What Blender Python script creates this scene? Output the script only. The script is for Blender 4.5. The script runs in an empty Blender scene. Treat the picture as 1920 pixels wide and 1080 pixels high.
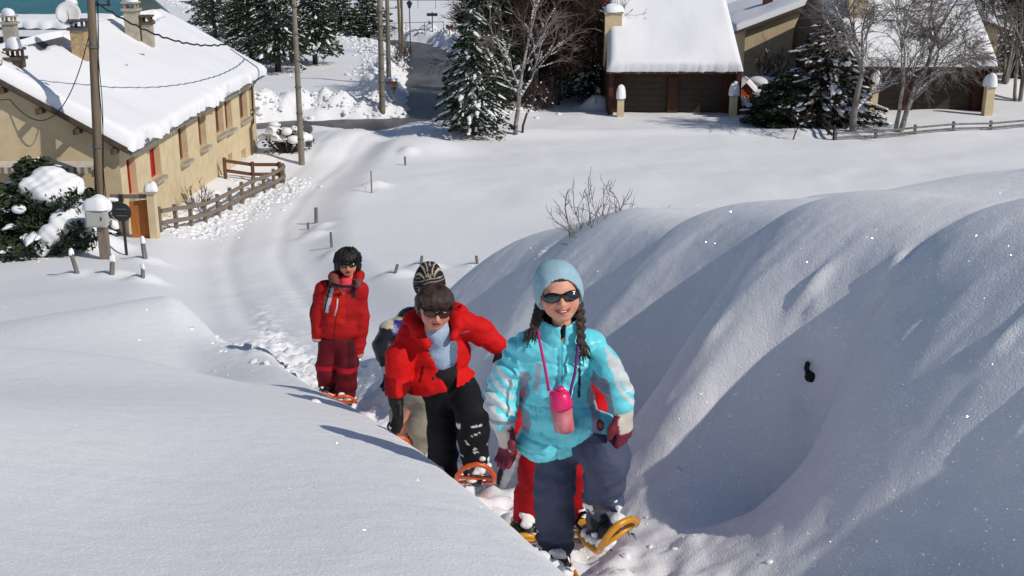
import bpy, math, random
import numpy as np
from mathutils import Vector, Matrix

scene = bpy.context.scene
# ------------------------------------------------------------------ camera
CAMZ = 10.2
PITCH = math.radians(17.0)
FPX = 2200.0                      # focal length in pixels of a 1920 wide frame
cam_d = bpy.data.cameras.new('camera'); cam = bpy.data.objects.new('camera', cam_d)
scene.collection.objects.link(cam); scene.camera = cam
cam.location = (0, 0, CAMZ); cam.rotation_euler = (math.pi/2 - PITCH, 0, 0)
cam_d.sensor_width = 36; cam_d.lens = FPX/1920*36; cam_d.clip_start = .05; cam_d.clip_end = 3000
# ------------------------------------------------------------------ sky and sun
SUN_EL, SUN_AZ = math.radians(39), math.radians(121)       # azimuth clockwise from +Y
world = bpy.data.worlds.new('World'); scene.world = world; world.use_nodes = True
wn = world.node_tree; sky = wn.nodes.new('ShaderNodeTexSky'); sky.sky_type = 'NISHITA'
sky.sun_disc = False; sky.sun_elevation = SUN_EL; sky.sun_rotation = SUN_AZ; sky.altitude = 1200
sky.air_density = 1.0; sky.dust_density = .6
wn.nodes['Background'].inputs['Strength'].default_value = .077
wn.links.new(sky.outputs[0], wn.nodes['Background'].inputs['Color'])
sun_d = bpy.data.lights.new('sun', 'SUN'); sun = bpy.data.objects.new('sun', sun_d); scene.collection.objects.link(sun)
sun_d.energy = 3.05; sun_d.angle = math.radians(.5); sun_d.color = (1, .93, .845)
SUNV = Vector((math.cos(SUN_EL)*math.sin(SUN_AZ), math.cos(SUN_EL)*math.cos(SUN_AZ), math.sin(SUN_EL)))
sun.rotation_euler = SUNV.to_track_quat('Z', 'Y').to_euler()
sun.location = (30, -20, 60)
vs = scene.view_settings; vs.view_transform = 'Standard'; vs.look = 'None'; vs.exposure = 0; vs.gamma = 1
vs.use_curve_mapping = False

# ------------------------------------------------------------------ helpers
COL = scene.collection
CP, SP = math.cos(PITCH), math.sin(PITCH)
def ray(px, py):
    a, b = (px-960)/FPX, (540-py)/FPX
    return np.array([a, CP + b*SP, -SP + b*CP])
def at(px, py, Y):
    """world point on the vertical plane at distance Y that projects to the pixel"""
    r = ray(px, py); k = Y/r[1]
    return np.array([r[0]*k, Y, CAMZ + r[2]*k])
def sstep(a, b, x):
    t = np.clip((x-a)/(b-a), 0, 1); return t*t*(3-2*t)
_tab = np.random.RandomState(7).rand(256, 256)
def vnoise(x, y, seed=0):
    x = np.asarray(x, float)+seed*17.31; y = np.asarray(y, float)+seed*9.77
    xi = np.floor(x).astype(int); yi = np.floor(y).astype(int)
    fx = x-xi; fy = y-yi
    fx = fx*fx*fx*(fx*(fx*6-15)+10); fy = fy*fy*fy*(fy*(fy*6-15)+10)
    g = lambda i, j: _tab[i & 255, j & 255]
    a = g(xi, yi)*(1-fx)+g(xi+1, yi)*fx; b = g(xi, yi+1)*(1-fx)+g(xi+1, yi+1)*fx
    return (a*(1-fy)+b*fy)*2-1
def fbm(x, y, o=4, seed=0, gain=.5):
    s, a = 0, 1.
    for i in range(o):
        s = s+a*vnoise(x*2**i, y*2**i, seed+i*3); a *= gain
    return s
def vn3(p, sc, seed=0):
    """cheap 3D noise for vertex arrays (n,3)"""
    q = p*sc
    return (vnoise(q[:, 0]+q[:, 2]*.73, q[:, 1]-q[:, 2]*.41, seed)+vnoise(q[:, 1]+q[:, 0]*.57, q[:, 2]+q[:, 0]*.33, seed+5))*.5
def pchip(xs, ys, x):
    xs = np.array(xs, float); ys = np.array(ys, float); h = np.diff(xs); d = np.diff(ys)/h
    m = np.zeros_like(xs); m[0] = d[0]; m[-1] = d[-1]
    for i in range(1, len(xs)-1):
        m[i] = 0 if d[i-1]*d[i] <= 0 else 2*d[i-1]*d[i]/(d[i-1]+d[i])
    x = np.clip(x, xs[0], xs[-1]); k = np.clip(np.searchsorted(xs, x)-1, 0, len(h)-1)
    t = (x-xs[k])/h[k]
    return ((2*t**3-3*t**2+1)*ys[k]+(t**3-2*t**2+t)*h[k]*m[k]+(-2*t**3+3*t**2)*ys[k+1]+(t**3-t**2)*h[k]*m[k+1])
def dist_poly(x, y, pts):
    """distance to a polyline, and the parameter along it"""
    best = np.full(np.shape(x), 1e9); par = np.zeros(np.shape(x)); acc = 0
    for (x0, y0), (x1, y1) in zip(pts[:-1], pts[1:]):
        dx, dy = x1-x0, y1-y0; L2 = dx*dx+dy*dy
        t = np.clip(((x-x0)*dx+(y-y0)*dy)/L2, 0, 1)
        d = np.hypot(x-x0-t*dx, y-y0-t*dy); k = d < best
        best = np.where(k, d, best); par = np.where(k, acc+t*math.sqrt(L2), par); acc += math.sqrt(L2)
    return best, par

# --- materials
MATS = {}
def srgb(r, g, b):
    f = lambda c: (c/255/12.92 if c/255 <= .04045 else ((c/255+.055)/1.055)**2.4)
    return (f(r), f(g), f(b))
def mat(name, col, rough=.7, var=.12, scale=6, bump=.0, bscale=40, metal=0, col2=None, stretch=None, attr=None, spec=.3, trans=0, sss=0, coat=0, detail=5, bdist=.01):
    """procedural material: noise-varied colour and fine relief"""
    if name in MATS: return MATS[name]
    m = bpy.data.materials.new(name); m.use_nodes = True; MATS[name] = m
    nt = m.node_tree; N = nt.nodes; L = nt.links; b = N['Principled BSDF']
    b.inputs['Roughness'].default_value = rough; b.inputs['Metallic'].default_value = metal
    b.inputs['Specular IOR Level'].default_value = spec
    if trans: b.inputs['Transmission Weight'].default_value = trans
    if coat: b.inputs['Coat Weight'].default_value = coat; b.inputs['Coat Roughness'].default_value = .25
    if sss:
        b.inputs['Subsurface Weight'].default_value = sss; b.inputs['Subsurface Radius'].default_value = (1, .5, .3); b.inputs['Subsurface Scale'].default_value = .01
    tc = N.new('ShaderNodeTexCoord'); mp = N.new('ShaderNodeMapping'); L.new(tc.outputs['Object'], mp.inputs[0])
    if stretch: mp.inputs['Scale'].default_value = stretch
    nz = N.new('ShaderNodeTexNoise'); nz.inputs['Scale'].default_value = scale; nz.inputs['Detail'].default_value = detail
    L.new(mp.outputs[0], nz.inputs['Vector'])
    rp = N.new('ShaderNodeMapRange'); rp.inputs[1].default_value = .3; rp.inputs[2].default_value = .7
    L.new(nz.outputs[0], rp.inputs[0])
    mx = N.new('ShaderNodeMix'); mx.data_type = 'RGBA'; L.new(rp.outputs[0], mx.inputs[0])
    if attr:
        at_ = N.new('ShaderNodeVertexColor'); at_.layer_name = attr
        h1 = N.new('ShaderNodeHueSaturation'); h2 = N.new('ShaderNodeHueSaturation')
        h1.inputs['Value'].default_value = 1-var; h2.inputs['Value'].default_value = 1+var
        L.new(at_.outputs[0], h1.inputs['Color']); L.new(at_.outputs[0], h2.inputs['Color'])
        L.new(h1.outputs[0], mx.inputs[6]); L.new(h2.outputs[0], mx.inputs[7])
    else:
        c2 = col2 or tuple(min(1, c*(1+var)) for c in col); c1 = col if col2 else tuple(c*(1-var) for c in col)
        mx.inputs[6].default_value = (*c1, 1); mx.inputs[7].default_value = (*c2, 1)
    L.new(mx.outputs[2], b.inputs['Base Color'])
    if bump:
        n2 = N.new('ShaderNodeTexNoise'); n2.inputs['Scale'].default_value = bscale; n2.inputs['Detail'].default_value = 4
        L.new(mp.outputs[0], n2.inputs['Vector'])
        bp = N.new('ShaderNodeBump'); bp.inputs['Strength'].default_value = bump; bp.inputs['Distance'].default_value = bdist
        L.new(n2.outputs[0], bp.inputs['Height']); L.new(bp.outputs[0], b.inputs['Normal'])
    return m

# --- mesh builder
class MB:
    def __init__(s): s.v = []; s.f = []; s.n = 0
    def add(s, v, f):
        v = np.asarray(v, float).reshape(-1, 3); s.v.append(v); n = s.n
        s.f += [tuple(i+n for i in q) for q in f]; s.n += len(v); return s
    def box(s, c, d, rz=0, M=None):
        x, y, z = d[0]/2, d[1]/2, d[2]/2
        v = np.array([(i*x, j*y, k*z) for k in (-1, 1) for j in (-1, 1) for i in (-1, 1)])
        if rz: ca, sa = math.cos(rz), math.sin(rz); v = v@np.array([[ca, sa, 0], [-sa, ca, 0], [0, 0, 1]])
        if M is not None: v = v@np.array(M).T
        return s.add(v+np.array(c), [(0, 2, 3, 1), (4, 5, 7, 6), (0, 1, 5, 4), (2, 6, 7, 3), (1, 3, 7, 5), (0, 4, 6, 2)])
    def tube(s, pts, rad, n=6, cap=True):
        pts = np.asarray(pts, float); m = len(pts); rad = np.broadcast_to(np.asarray(rad, float), (m,))
        tan = np.gradient(pts, axis=0); tan /= np.linalg.norm(tan, axis=1)[:, None]+1e-9
        up = np.array([0, 0, 1.]) if abs(tan[0][2]) < .9 else np.array([1., 0, 0])
        a = np.cross(tan[0], up); a /= np.linalg.norm(a)
        A = np.empty((m, 3)); Bq = np.empty((m, 3))
        for i in range(m):
            a = a-tan[i]*(a[0]*tan[i][0]+a[1]*tan[i][1]+a[2]*tan[i][2]); a = a/(math.sqrt(a[0]**2+a[1]**2+a[2]**2)+1e-9); A[i] = a
        Bq[:, 0] = tan[:, 1]*A[:, 2]-tan[:, 2]*A[:, 1]; Bq[:, 1] = tan[:, 2]*A[:, 0]-tan[:, 0]*A[:, 2]; Bq[:, 2] = tan[:, 0]*A[:, 1]-tan[:, 1]*A[:, 0]
        th = np.arange(n)*2*math.pi/n
        V = (pts[:, None]+rad[:, None, None]*(np.cos(th)[None, :, None]*A[:, None]+np.sin(th)[None, :, None]*Bq[:, None])).reshape(-1, 3)
        F = [(i*n+k, i*n+(k+1) % n, (i+1)*n+(k+1) % n, (i+1)*n+k) for i in range(m-1) for k in range(n)]
        if cap: F += [tuple(range(n-1, -1, -1)), tuple(range((m-1)*n, m*n))]
        return s.add(V, F)
    def grid(s, P):
        """P (a,b,3) grid of points"""
        a, b = P.shape[:2]
        return s.add(P.reshape(-1, 3), [(i*b+j, (i+1)*b+j, (i+1)*b+j+1, i*b+j+1) for i in range(a-1) for j in range(b-1)])
    def build(s, name, m, parent=None, smooth=False):
        me = bpy.data.meshes.new(name)
        me.from_pydata(np.concatenate(s.v).tolist() if s.v else [], [], s.f)
        return link(name, me, m, parent, smooth)
def link(name, me, m, parent=None, smooth=False):
    if m is not None: me.materials.append(MATS[m] if isinstance(m, str) else m)
    if smooth and len(me.polygons): me.polygons.foreach_set('use_smooth', [True]*len(me.polygons))
    me.update(); o = bpy.data.objects.new(name, me); COL.objects.link(o)
    if parent is not None: o.parent = parent
    return o
def fast_mesh(name, V, F):
    """V (n,3), F (m,k) arrays"""
    me = bpy.data.meshes.new(name); V = np.asarray(V, np.float32); F = np.asarray(F, np.int32); k = F.shape[1]
    me.vertices.add(len(V)); me.vertices.foreach_set('co', V.ravel())
    me.loops.add(F.size); me.loops.foreach_set('vertex_index', F.ravel())
    me.polygons.add(len(F)); me.polygons.foreach_set('loop_start', np.arange(0, F.size, k, dtype=np.int32))
    me.update(calc_edges=True); return me
def thing(name, label, cat, loc=(0, 0, 0), rz=0, group=None):
    o = bpy.data.objects.new(name, None); COL.objects.link(o); o.location = loc; o.rotation_euler = (0, 0, rz)
    o.empty_display_size = .2
    return tag(o, label, cat, group)
def tag(o, label=None, cat=None, group=None, kind=None):
    for k, v in (('label', label), ('category', cat), ('group', group), ('kind', kind)):
        if v: o[k] = v
    return o
def copy_tree(o, parent=None):
    c = o.copy(); COL.objects.link(c)
    if parent is not None: c.parent = parent
    for ch in list(o.children): copy_tree(ch, c)
    return c

# --- signed-distance modelling: smooth unions meshed with surface nets
def surface_nets(F, lo, h):
    nx, ny, nz = F.shape; ins = F < 0
    c = [(i, j, k) for i in (0, 1) for j in (0, 1) for k in (0, 1)]
    cnt = sum(ins[i:nx-1+i, j:ny-1+j, k:nz-1+k].astype(np.int8) for i, j, k in c)
    act = (cnt > 0) & (cnt < 8); idx = -np.ones(act.shape, np.int64); ids = np.argwhere(act); idx[act] = np.arange(len(ids))
    P = np.zeros((len(ids), 3)); W = np.zeros(len(ids))
    val = {q: F[ids[:, 0]+q[0], ids[:, 1]+q[1], ids[:, 2]+q[2]] for q in c}
    for a in c:
        for ax in range(3):
            if a[ax] == 0:
                b = list(a); b[ax] = 1; b = tuple(b); fa, fb = val[a], val[b]; k = (fa < 0) != (fb < 0)
                t = np.where(k, fa/np.where(k, fa-fb, 1), 0); p = np.array(a, float)[None].repeat(len(ids), 0); p[:, ax] = t
                P += p*k[:, None]; W += k
    P = ids+P/W[:, None]; V = np.array(lo)+P*h; Q = []
    for ax in range(3):
        sl0 = [slice(None)]*3; sl1 = [slice(None)]*3; sl0[ax] = slice(0, -1); sl1[ax] = slice(1, None)
        a, b = ins[tuple(sl0)], ins[tuple(sl1)]; e = np.argwhere(a != b); u, v = (ax+1) % 3, (ax+2) % 3
        e = e[(e[:, u] > 0) & (e[:, v] > 0) & (e[:, u] < F.shape[u]-1) & (e[:, v] < F.shape[v]-1)]
        if not len(e): continue
        q = []
        for du, dv in ((0, 0), (-1, 0), (-1, -1), (0, -1)):
            w = e.copy(); w[:, u] += du; w[:, v] += dv; q.append(idx[w[:, 0], w[:, 1], w[:, 2]])
        q = np.stack(q, 1); fl = a[e[:, 0], e[:, 1], e[:, 2]]; q[~fl] = q[~fl][:, ::-1]; Q.append(q)
    return V, np.concatenate(Q)
def smin(a, b, k):
    h = np.clip(.5+.5*(b-a)/k, 0, 1); return b*(1-h)+a*h-k*h*(1-h)
def cap_(p, a, b, r1, r2):
    a = np.array(a, float); b = np.array(b, float); ba = b-a; t = np.clip((p-a)@ba/(ba@ba+1e-12), 0, 1)
    return np.linalg.norm(p-a-t[..., None]*ba, axis=-1)-(r1+(r2-r1)*t)
def ell_(p, c, r, R=None):
    q = p-np.array(c, float)
    if R is not None: q = q@np.array(R)
    q = q/np.array(r, float); k = np.linalg.norm(q, axis=-1); g = np.linalg.norm(q/np.array(r, float), axis=-1)
    return k*(k-1)/(g+1e-9)
class SDF:
    """list of primitives; ('c',a,b,r1,r2,k) capsule, ('e',c,r,R,k) ellipsoid, ('-',...) subtract"""
    def __init__(s): s.p = []; s.post = None; s.cut = []
    def cap(s, a, b, r1, r2=None, k=.03): s.p.append(('c', a, b, r1, r1 if r2 is None else r2, k)); return s
    def chain(s, pts, rad, k=.03):
        for i in range(len(pts)-1): s.cap(pts[i], pts[i+1], rad[i], rad[i+1], k)
        return s
    def ell(s, c, r, R=None, k=.03): s.p.append(('e', c, r, R, k)); return s
    def sub(s, fn): s.cut.append(fn); return s
    def bounds(s, pad):
        lo = np.full(3, 1e9); hi = -lo
        for q in s.p:
            if q[0] == 'c':
                for P, r in ((q[1], q[3]), (q[2], q[4])): lo = np.minimum(lo, np.array(P)-r); hi = np.maximum(hi, np.array(P)+r)
            else:
                r = max(q[2]) if q[3] is not None else np.array(q[2]); lo = np.minimum(lo, np.array(q[1])-r); hi = np.maximum(hi, np.array(q[1])+r)
        return lo-pad, hi+pad
    def mesh(s, h=.01, pad=.03):
        lo, hi = s.bounds(pad); n = np.ceil((hi-lo)/h).astype(int)+1
        ax = [lo[i]+h*np.arange(n[i]) for i in range(3)]
        X = np.stack(np.meshgrid(*ax, indexing='ij'), -1); F = np.ones(X.shape[:3])
        for q in s.p:
            if q[0] == 'c': a = np.minimum(np.array(q[1])-q[3], np.array(q[2])-q[4]); b = np.maximum(np.array(q[1])+q[3], np.array(q[2])+q[4])
            else: r = max(q[2]) if q[3] is not None else np.array(q[2]); a, b = np.array(q[1])-r, np.array(q[1])+r
            m = q[-1]+3*h; sl = tuple(slice(max(0, int((a[i]-m-lo[i])/h)), max(0, int((b[i]+m-lo[i])/h)+2)) for i in range(3))
            Xs = X[sl]; d = cap_(Xs, *q[1:5]) if q[0] == 'c' else ell_(Xs, q[1], q[2], q[3])
            F[sl] = smin(F[sl], d, q[-1])
        if s.post is not None: F = F+s.post(X)
        for fn in s.cut: F = np.maximum(F, fn(X))
        return surface_nets(F, lo, h)
    def build(s, name, m, parent=None, h=.01, color=None, disp=None, origin=None):
        V, Q = s.mesh(h)
        if disp is not None: V = V+disp(V, vnormals(V, Q))
        col = color(V) if color is not None else None
        me = fast_mesh(name, V, Q)
        if col is not None: vcol(me, col)
        return link(name, me, m, parent, True)
def vnormals(V, Q):
    n = np.cross(V[Q[:, 2]]-V[Q[:, 0]], V[Q[:, 3]]-V[Q[:, 1]]); N = np.zeros_like(V)
    for k in range(4): np.add.at(N, Q[:, k], n)
    return N/(np.linalg.norm(N, axis=1)[:, None]+1e-12)
def vcol(me, col):
    ca = me.color_attributes.new('Col', 'FLOAT_COLOR', 'POINT')
    ca.data.foreach_set('color', np.concatenate([col, np.ones((len(col), 1))], 1).astype(np.float32).ravel())
# ------------------------------------------------------------------ terrain
def base_z(y):
    return pchip([-40, -6, 0, 4.83, 7.5, 11.04, 15, 20, 30, 38, 46, 54, 62, 240, 420, 900], [22, 10.5, 8.75, 7.38, 6.64, 5.64, 4.62, 3.42, 1.5, .5, -.2, -.62, -.8, -.8, 6, 60], y)
def gp(px, py, dz=0.):
    """point of the base slope seen at a pixel"""
    r = ray(px, py); k = np.linspace(3, 260, 6000); z = CAMZ+r[2]*k; b = base_z(r[1]*k)+dz
    i = np.argmax(z < b); return np.array([r[0]*k[i], r[1]*k[i], b[i]])
def g2(px, py, dz=0.): return tuple(gp(px, py, dz)[:2])
TR = ([-6, 0, 2.5, 4.83, 6.86, 9, 11.04, 13, 16, 20, 26], [2.4, 1.62, 1.06, .44, -.18, -.92, -1.68, -2.35, -3.3, -4.4, -5.7])
def trench_x(y): return pchip(*TR, y)
ROAD1 = [g2(*p) for p in ((838, 226), (826, 175), (815, 130), (800, 100), (760, 82), (690, 76), (620, 72), (540, 56), (430, 25), (345, 2))]
ROAD2 = [g2(*p) for p in ((838, 228), (700, 234), (560, 237), (480, 243), (330, 246))]
LANE = [g2(*p) for p in ((560, 600), (500, 520), (470, 460), (490, 400), (560, 340), (640, 285), (690, 255))]
GULLY = ((-1.5, 1.), (2.2, .75), (4.6, 1.0), (6.25, .75), (8.1, 1.05), (10.2, .65), (13.5, .4), (17, .4))
BUMPS = []
MOUNDS = [(*g2(640, 278), .85, 2.0, 3.4), (*g2(775, 296), .55, 2.2, 2.6), (*g2(575, 300), .35, 1.6, 2), (*g2(1120, 215), .8, .9, .8), (*g2(1060, 185), 1.2, 3.6, 1.6), (*g2(960, 190), 1.0, 3.0, 1.5), (*g2(1880, 190), 1.1, 3, 1.6),
          (*g2(1350, 262), .16, 16, .9), (*g2(930, 268), .22, 5, 1.0), (*g2(1740, 252), .15, 9, .8),
          (*g2(192, 468), .5, .7, .9)]
STUBPX = [(145, 512), (210, 514), (268, 520), (272, 484), (593, 418), (578, 430), (622, 464), (741, 512), (790, 494), (895, 494), (760, 310), (697, 362)]
MOUNDS += [(*g2(a+6, b), .16+.03*(k % 3), .42+.1*(k % 2), .5) for k, (a, b) in enumerate(STUBPX)]
def notch(t):
    """how far the bank face steps back: 0 on the rounded nose of a lobe, largest in the crease of a gully"""
    g = np.array([q[0] for q in GULLY]); A = np.array([q[1] for q in GULLY]); k = np.clip(np.searchsorted(g, t)-1, 0, len(g)-2)
    u = np.clip((t-g[k])/(g[k+1]-g[k]), 0, 1)
    return (A[k]*(1-u)+A[k+1]*u)*(1-np.sin(np.pi*u**1.4)**.62)
_r = random.Random(4)
PRINTS = [(float(trench_x(q))+(.13 if k % 2 else -.13)+_r.uniform(-.07, .07), q+_r.uniform(-.1, .1), -.33+_r.uniform(-.25, .25)) for k, q in enumerate(np.arange(3.2, 20, .31))]
def H(x, y):
    x = np.asarray(x, float); y = np.asarray(y, float)
    b = base_z(y)
    near = 1-sstep(20, 34, y)
    s = (x-trench_x(y))*.945
    t = .93*y-.36*x
    # rolling of the open field
    z = b+.10*fbm(x/7, y/9, 3, 2)*sstep(8, 20, y)*(1-sstep(44, 60, y))
    # ---- right bank
    wx = .3*vnoise(x*.5, y*.5, 3)
    nt_ = notch(t+wx)
    endr = 1-sstep(11.2, 14.8, t-.10*np.clip(s-2, 0, 20))
    w = 2.45+.25*vnoise(t*.6, 0*t, 6)
    u0 = np.clip((s-.3)/w, 0, 1.3)
    f = .2+.34*(1-sstep(2.8, 6.0, t))+.88*nt_*(1-.9*sstep(.3, .78, u0))*sstep(.02, .4, u0)+.03*vnoise(t*1.1, s*.5, 4)
    u = np.clip((s-f)/w, 0, 1)
    prof = .3*(1-(1-u)**2.3)*sstep(-.06, .4, u)*(u > 0)+.7*np.sin(np.pi/2*u)**1.5
    far_s = np.clip(s-f-w, 0, None)
    hb = prof*(1.95-.08*nt_)+.13*far_s*np.exp(-far_s/5)+.13*prof*vnoise(x*.62+3, y*.62, 8)+.02*prof*vnoise(x*1.35, y*1.35, 9)
    # wind-worn flutes and slid clods on the face
    face = sstep(.05, .3, u)*(1-sstep(.55, .9, u))
    hb = hb+face*(.008*vnoise(t*4.2+s*.5, s*1.0, 71)+.008*fbm(t*9+s, s*3.5, 2, 72))
    hb = hb*endr
    # ---- left bank
    sl = -s
    endl = 1-sstep(11.2, 14.5, y+.5*np.clip(sl-1, 0, 3))
    hl = .42*sstep(.2, .75, sl)+.62*(1-np.exp(-np.clip(sl-.5, 0, None)/1.9))
    m1 = 1-sstep(7.6, 10.6, y-.55*(x+3.3)*0+.0*x)*sstep(.6, 1.6, sl)      # near mound falls away behind its crest
    hl = hl*(.34+.66*m1)+.12*vnoise(x*.42, y*.42, 11)*sstep(.8, 2, sl)
    hl = hl*(1-.16*np.exp(-((y-8.8)/2.2)**2))
    m2 = .75*np.exp(-(((x+5.2)/2.6)**2+((y-13.2)/1.9)**2))
    m2 = m2+.42*np.exp(-(((x+4.0)/.95)**2+((y-14.2)/1.3)**2))
    hl = hl*endl+m2*sstep(.5, 1.6, sl)
    tr = 1-sstep(13, 17, y)
    z = z+hb+hl
    # trodden floor of the trench
    fl = np.exp(-(s/.36)**2)*near
    z = z-fl*.08*tr+fl*(.04*fbm(x*5, y*5, 3, 21)+.02*fbm(x*14, y*14, 2, 23))
    rg = np.exp(-((s-.15)/.75)**2)*tr
    z = z+rg*.018*fbm(x*9, y*9, 3, 33)
    # broken snow thrown out beside the track farther down
    br = np.exp(-((s+.35)/.55)**2)*sstep(10.6, 12, y)*(1-sstep(15, 18, y))
    z = z+br*(.10*np.abs(fbm(x*4, y*4, 3, 40))+.03*fbm(x*12, y*12, 2, 41))
    # ---- lane to the village
    dl, _ = dist_poly(x, y, LANE)
    z = z-.40*(1-sstep(1.3, 3.3, dl))*sstep(15, 24, y)
    z = z-.055*np.exp(-((dl-.8)/.28)**2)*sstep(16, 24, y)+(1-sstep(1.2, 2.2, dl))*.012*fbm(x*1.5, y*.7, 3, 77)*sstep(14, 20, y)
    # snowshoe prints in the track
    for (fx, fy, ang) in PRINTS:
        m = (np.abs(x-fx) < .4) & (np.abs(y-fy) < .5)
        if np.any(m):
            dx, dy = x[m]-fx, y[m]-fy; ca, sa = math.cos(ang), math.sin(ang); p_, q_ = (dx*ca+dy*sa)/.10, (-dx*sa+dy*ca)/.24; e = (p_**4+q_**4)
            zz = z[m]; zz += -.06*np.exp(-e); z[m] = zz
    for (fx, fy, hh, ra, rb) in BUMPS:
        m = (np.abs(x-fx) < .5) & (np.abs(y-fy) < .5)
        if np.any(m):
            dx, dy = x[m]-fx, y[m]-fy; zz = z[m]; zz += hh*np.exp(-(((.36*dx-.93*dy)/ra)**2+((.93*dx+.36*dy)/rb)**2)); z[m] = zz
    # ---- village
    v = sstep(40, 50, y)
    snow = .42*v+.05*v*fbm(x/3, y/3, 3, 50)
    d1, _ = dist_poly(x, y, ROAD1); d2, _ = dist_poly(x, y, ROAD2)
    d = np.minimum(d1-2.35, d2-2.2)+.3*fbm(x*.7, y*.7, 2, 88)
    pile = np.exp(-((d-1.7)/1.15)**2)*sstep(0, .5, d)
    lump = .5+.5*fbm(x*.8, y*.8, 3, 60)
    rough = .2*fbm(x*1.8, y*1.8, 4, 61, .62)
    side = 1-.85*(1-sstep(-1.5, 1.5, y-np.interp(x, [q[0] for q in ROAD2[::-1]], [q[1] for q in ROAD2[::-1]])))*sstep(-30, -22, x)
    side = side*(1-.8*sstep(.5, 3, x-ROAD1[0][0])*(1-sstep(78, 84, y)))
    side = side*(1-.75*sstep(94, 100, y)*(1-sstep(0, 3, y-np.interp(x, [q[0] for q in ROAD1[::-1]], [q[1] for q in ROAD1[::-1]]))))
    z = z+snow+v*pile*side*(1.0*lump+.35+rough)
    for mx, my, mh, sx, sy in MOUNDS:
        z = z+mh*np.exp(-(((x-mx)/sx)**2+((y-my)/sy)**2)**1.3)
    z = np.where((d < .6) & (y > 40), z*sstep(-.3, .55, d)+(b-.12)*(1-sstep(-.3, .55, d)), z)
    return z
def HZ(x, y): return float(H(np.array([x]), np.array([y]))[0])
def gpt(px, py):
    """point of the real snow surface seen at a pixel"""
    r = ray(px, py); k = np.concatenate([np.linspace(2.5, 40, 4000), np.linspace(40, 300, 6000)]); z = CAMZ+r[2]*k
    i = np.argmax(z < H(r[0]*k, r[1]*k)); return np.array([r[0]*k[i], r[1]*k[i], z[i]])

for (px, py, hh, ra, rb) in ((1006, 495, .10, .06, .14), (1518, 548, .06, .035, .12), (1528, 585, .04, .05, .05), (1672, 515, .07, .05, .08), (1668, 560, .04, .03, .08), (1312, 590, .03, .03, .08), (1335, 625, .03, .03, .09), (1668, 625, .03, .03, .08), (1695, 632, .03, .03, .08), (1915, 820, .06, .05, .15), (1880, 640, .035, .03, .1), (1521, 706, -.2, .10, .09), (1560, 650, .05, .12, .10)):
    q = gpt(px, py); BUMPS.append((q[0], q[1], hh, ra, rb))
ROADZ = -.8
# snow material
def snow_mat(name, col=(.86, .868, .885), grain=.35, gscale=120, bd=.006, glint=False):
    m = bpy.data.materials.new(name); m.use_nodes = True; MATS[name] = m; nt = m.node_tree; N = nt.nodes; L = nt.links
    b = N['Principled BSDF']; b.inputs['Base Color'].default_value = (*col, 1); b.inputs['Roughness'].default_value = .75
    b.inputs['Specular IOR Level'].default_value = .25
    tc = N.new('ShaderNodeTexCoord')
    n1 = N.new('ShaderNodeTexNoise'); n1.inputs['Scale'].default_value = gscale; n1.inputs['Detail'].default_value = 3
    n2 = N.new('ShaderNodeTexNoise'); n2.inputs['Scale'].default_value = 6; n2.inputs['Detail'].default_value = 5
    L.new(tc.outputs['Object'], n1.inputs[0]); L.new(tc.outputs['Object'], n2.inputs[0])
    b1 = N.new('ShaderNodeBump'); b1.inputs['Strength'].default_value = grain; b1.inputs['Distance'].default_value = bd
    b2 = N.new('ShaderNodeBump'); b2.inputs['Strength'].default_value = .35; b2.inputs['Distance'].default_value = .03
    L.new(n1.outputs[0], b1.inputs['Height']); L.new(n2.outputs[0], b2.inputs['Height']); L.new(b2.outputs[0], b1.inputs['Normal'])
    L.new(b1.outputs[0], b.inputs['Normal'])
    if glint:      # single ice crystals that mirror the sun
        vo = N.new('ShaderNodeTexVoronoi'); vo.inputs['Scale'].default_value = 190; L.new(tc.outputs['Object'], vo.inputs['Vector'])
        wn_ = N.new('ShaderNodeTexWhiteNoise'); L.new(vo.outputs['Position'], wn_.inputs['Vector'])
        gt = N.new('ShaderNodeMath'); gt.operation = 'GREATER_THAN'; gt.inputs[1].default_value = .974; L.new(wn_.outputs['Value'], gt.inputs[0])
        su = N.new('ShaderNodeVectorMath'); su.operation = 'SUBTRACT'; L.new(vo.outputs['Color'], su.inputs[0]); su.inputs[1].default_value = (.5, .5, .5)
        sc_ = N.new('ShaderNodeVectorMath'); sc_.operation = 'SCALE'; L.new(su.outputs[0], sc_.inputs[0]); sc_.inputs['Scale'].default_value = 1.7
        ge = N.new('ShaderNodeNewGeometry'); ad = N.new('ShaderNodeVectorMath'); L.new(ge.outputs['Normal'], ad.inputs[0]); L.new(sc_.outputs[0], ad.inputs[1])
        no = N.new('ShaderNodeVectorMath'); no.operation = 'NORMALIZE'; L.new(ad.outputs[0], no.inputs[0])
        gl = N.new('ShaderNodeBsdfGlossy'); gl.inputs['Roughness'].default_value = .2; gl.inputs['Color'].default_value = (.9, .9, .9, 1); L.new(no.outputs[0], gl.inputs['Normal'])
        cm = N.new('ShaderNodeMix'); cm.data_type = 'RGBA'; L.new(gt.outputs[0], cm.inputs[0]); cm.inputs[6].default_value = (0, 0, 0, 1); cm.inputs[7].default_value = (.5, .5, .5, 1); L.new(cm.outputs[2], gl.inputs['Color'])
        mxs = N.new('ShaderNodeAddShader'); L.new(b.outputs[0], mxs.inputs[0]); L.new(gl.outputs[0], mxs.inputs[1]); L.new(mxs.outputs[0], N['Material Output'].inputs['Surface'])
    return m
snow_mat('snow', grain=.5, gscale=95, bd=.007, glint=True); snow_mat('roof_snow', grain=.2, gscale=30, bd=.02)
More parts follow.
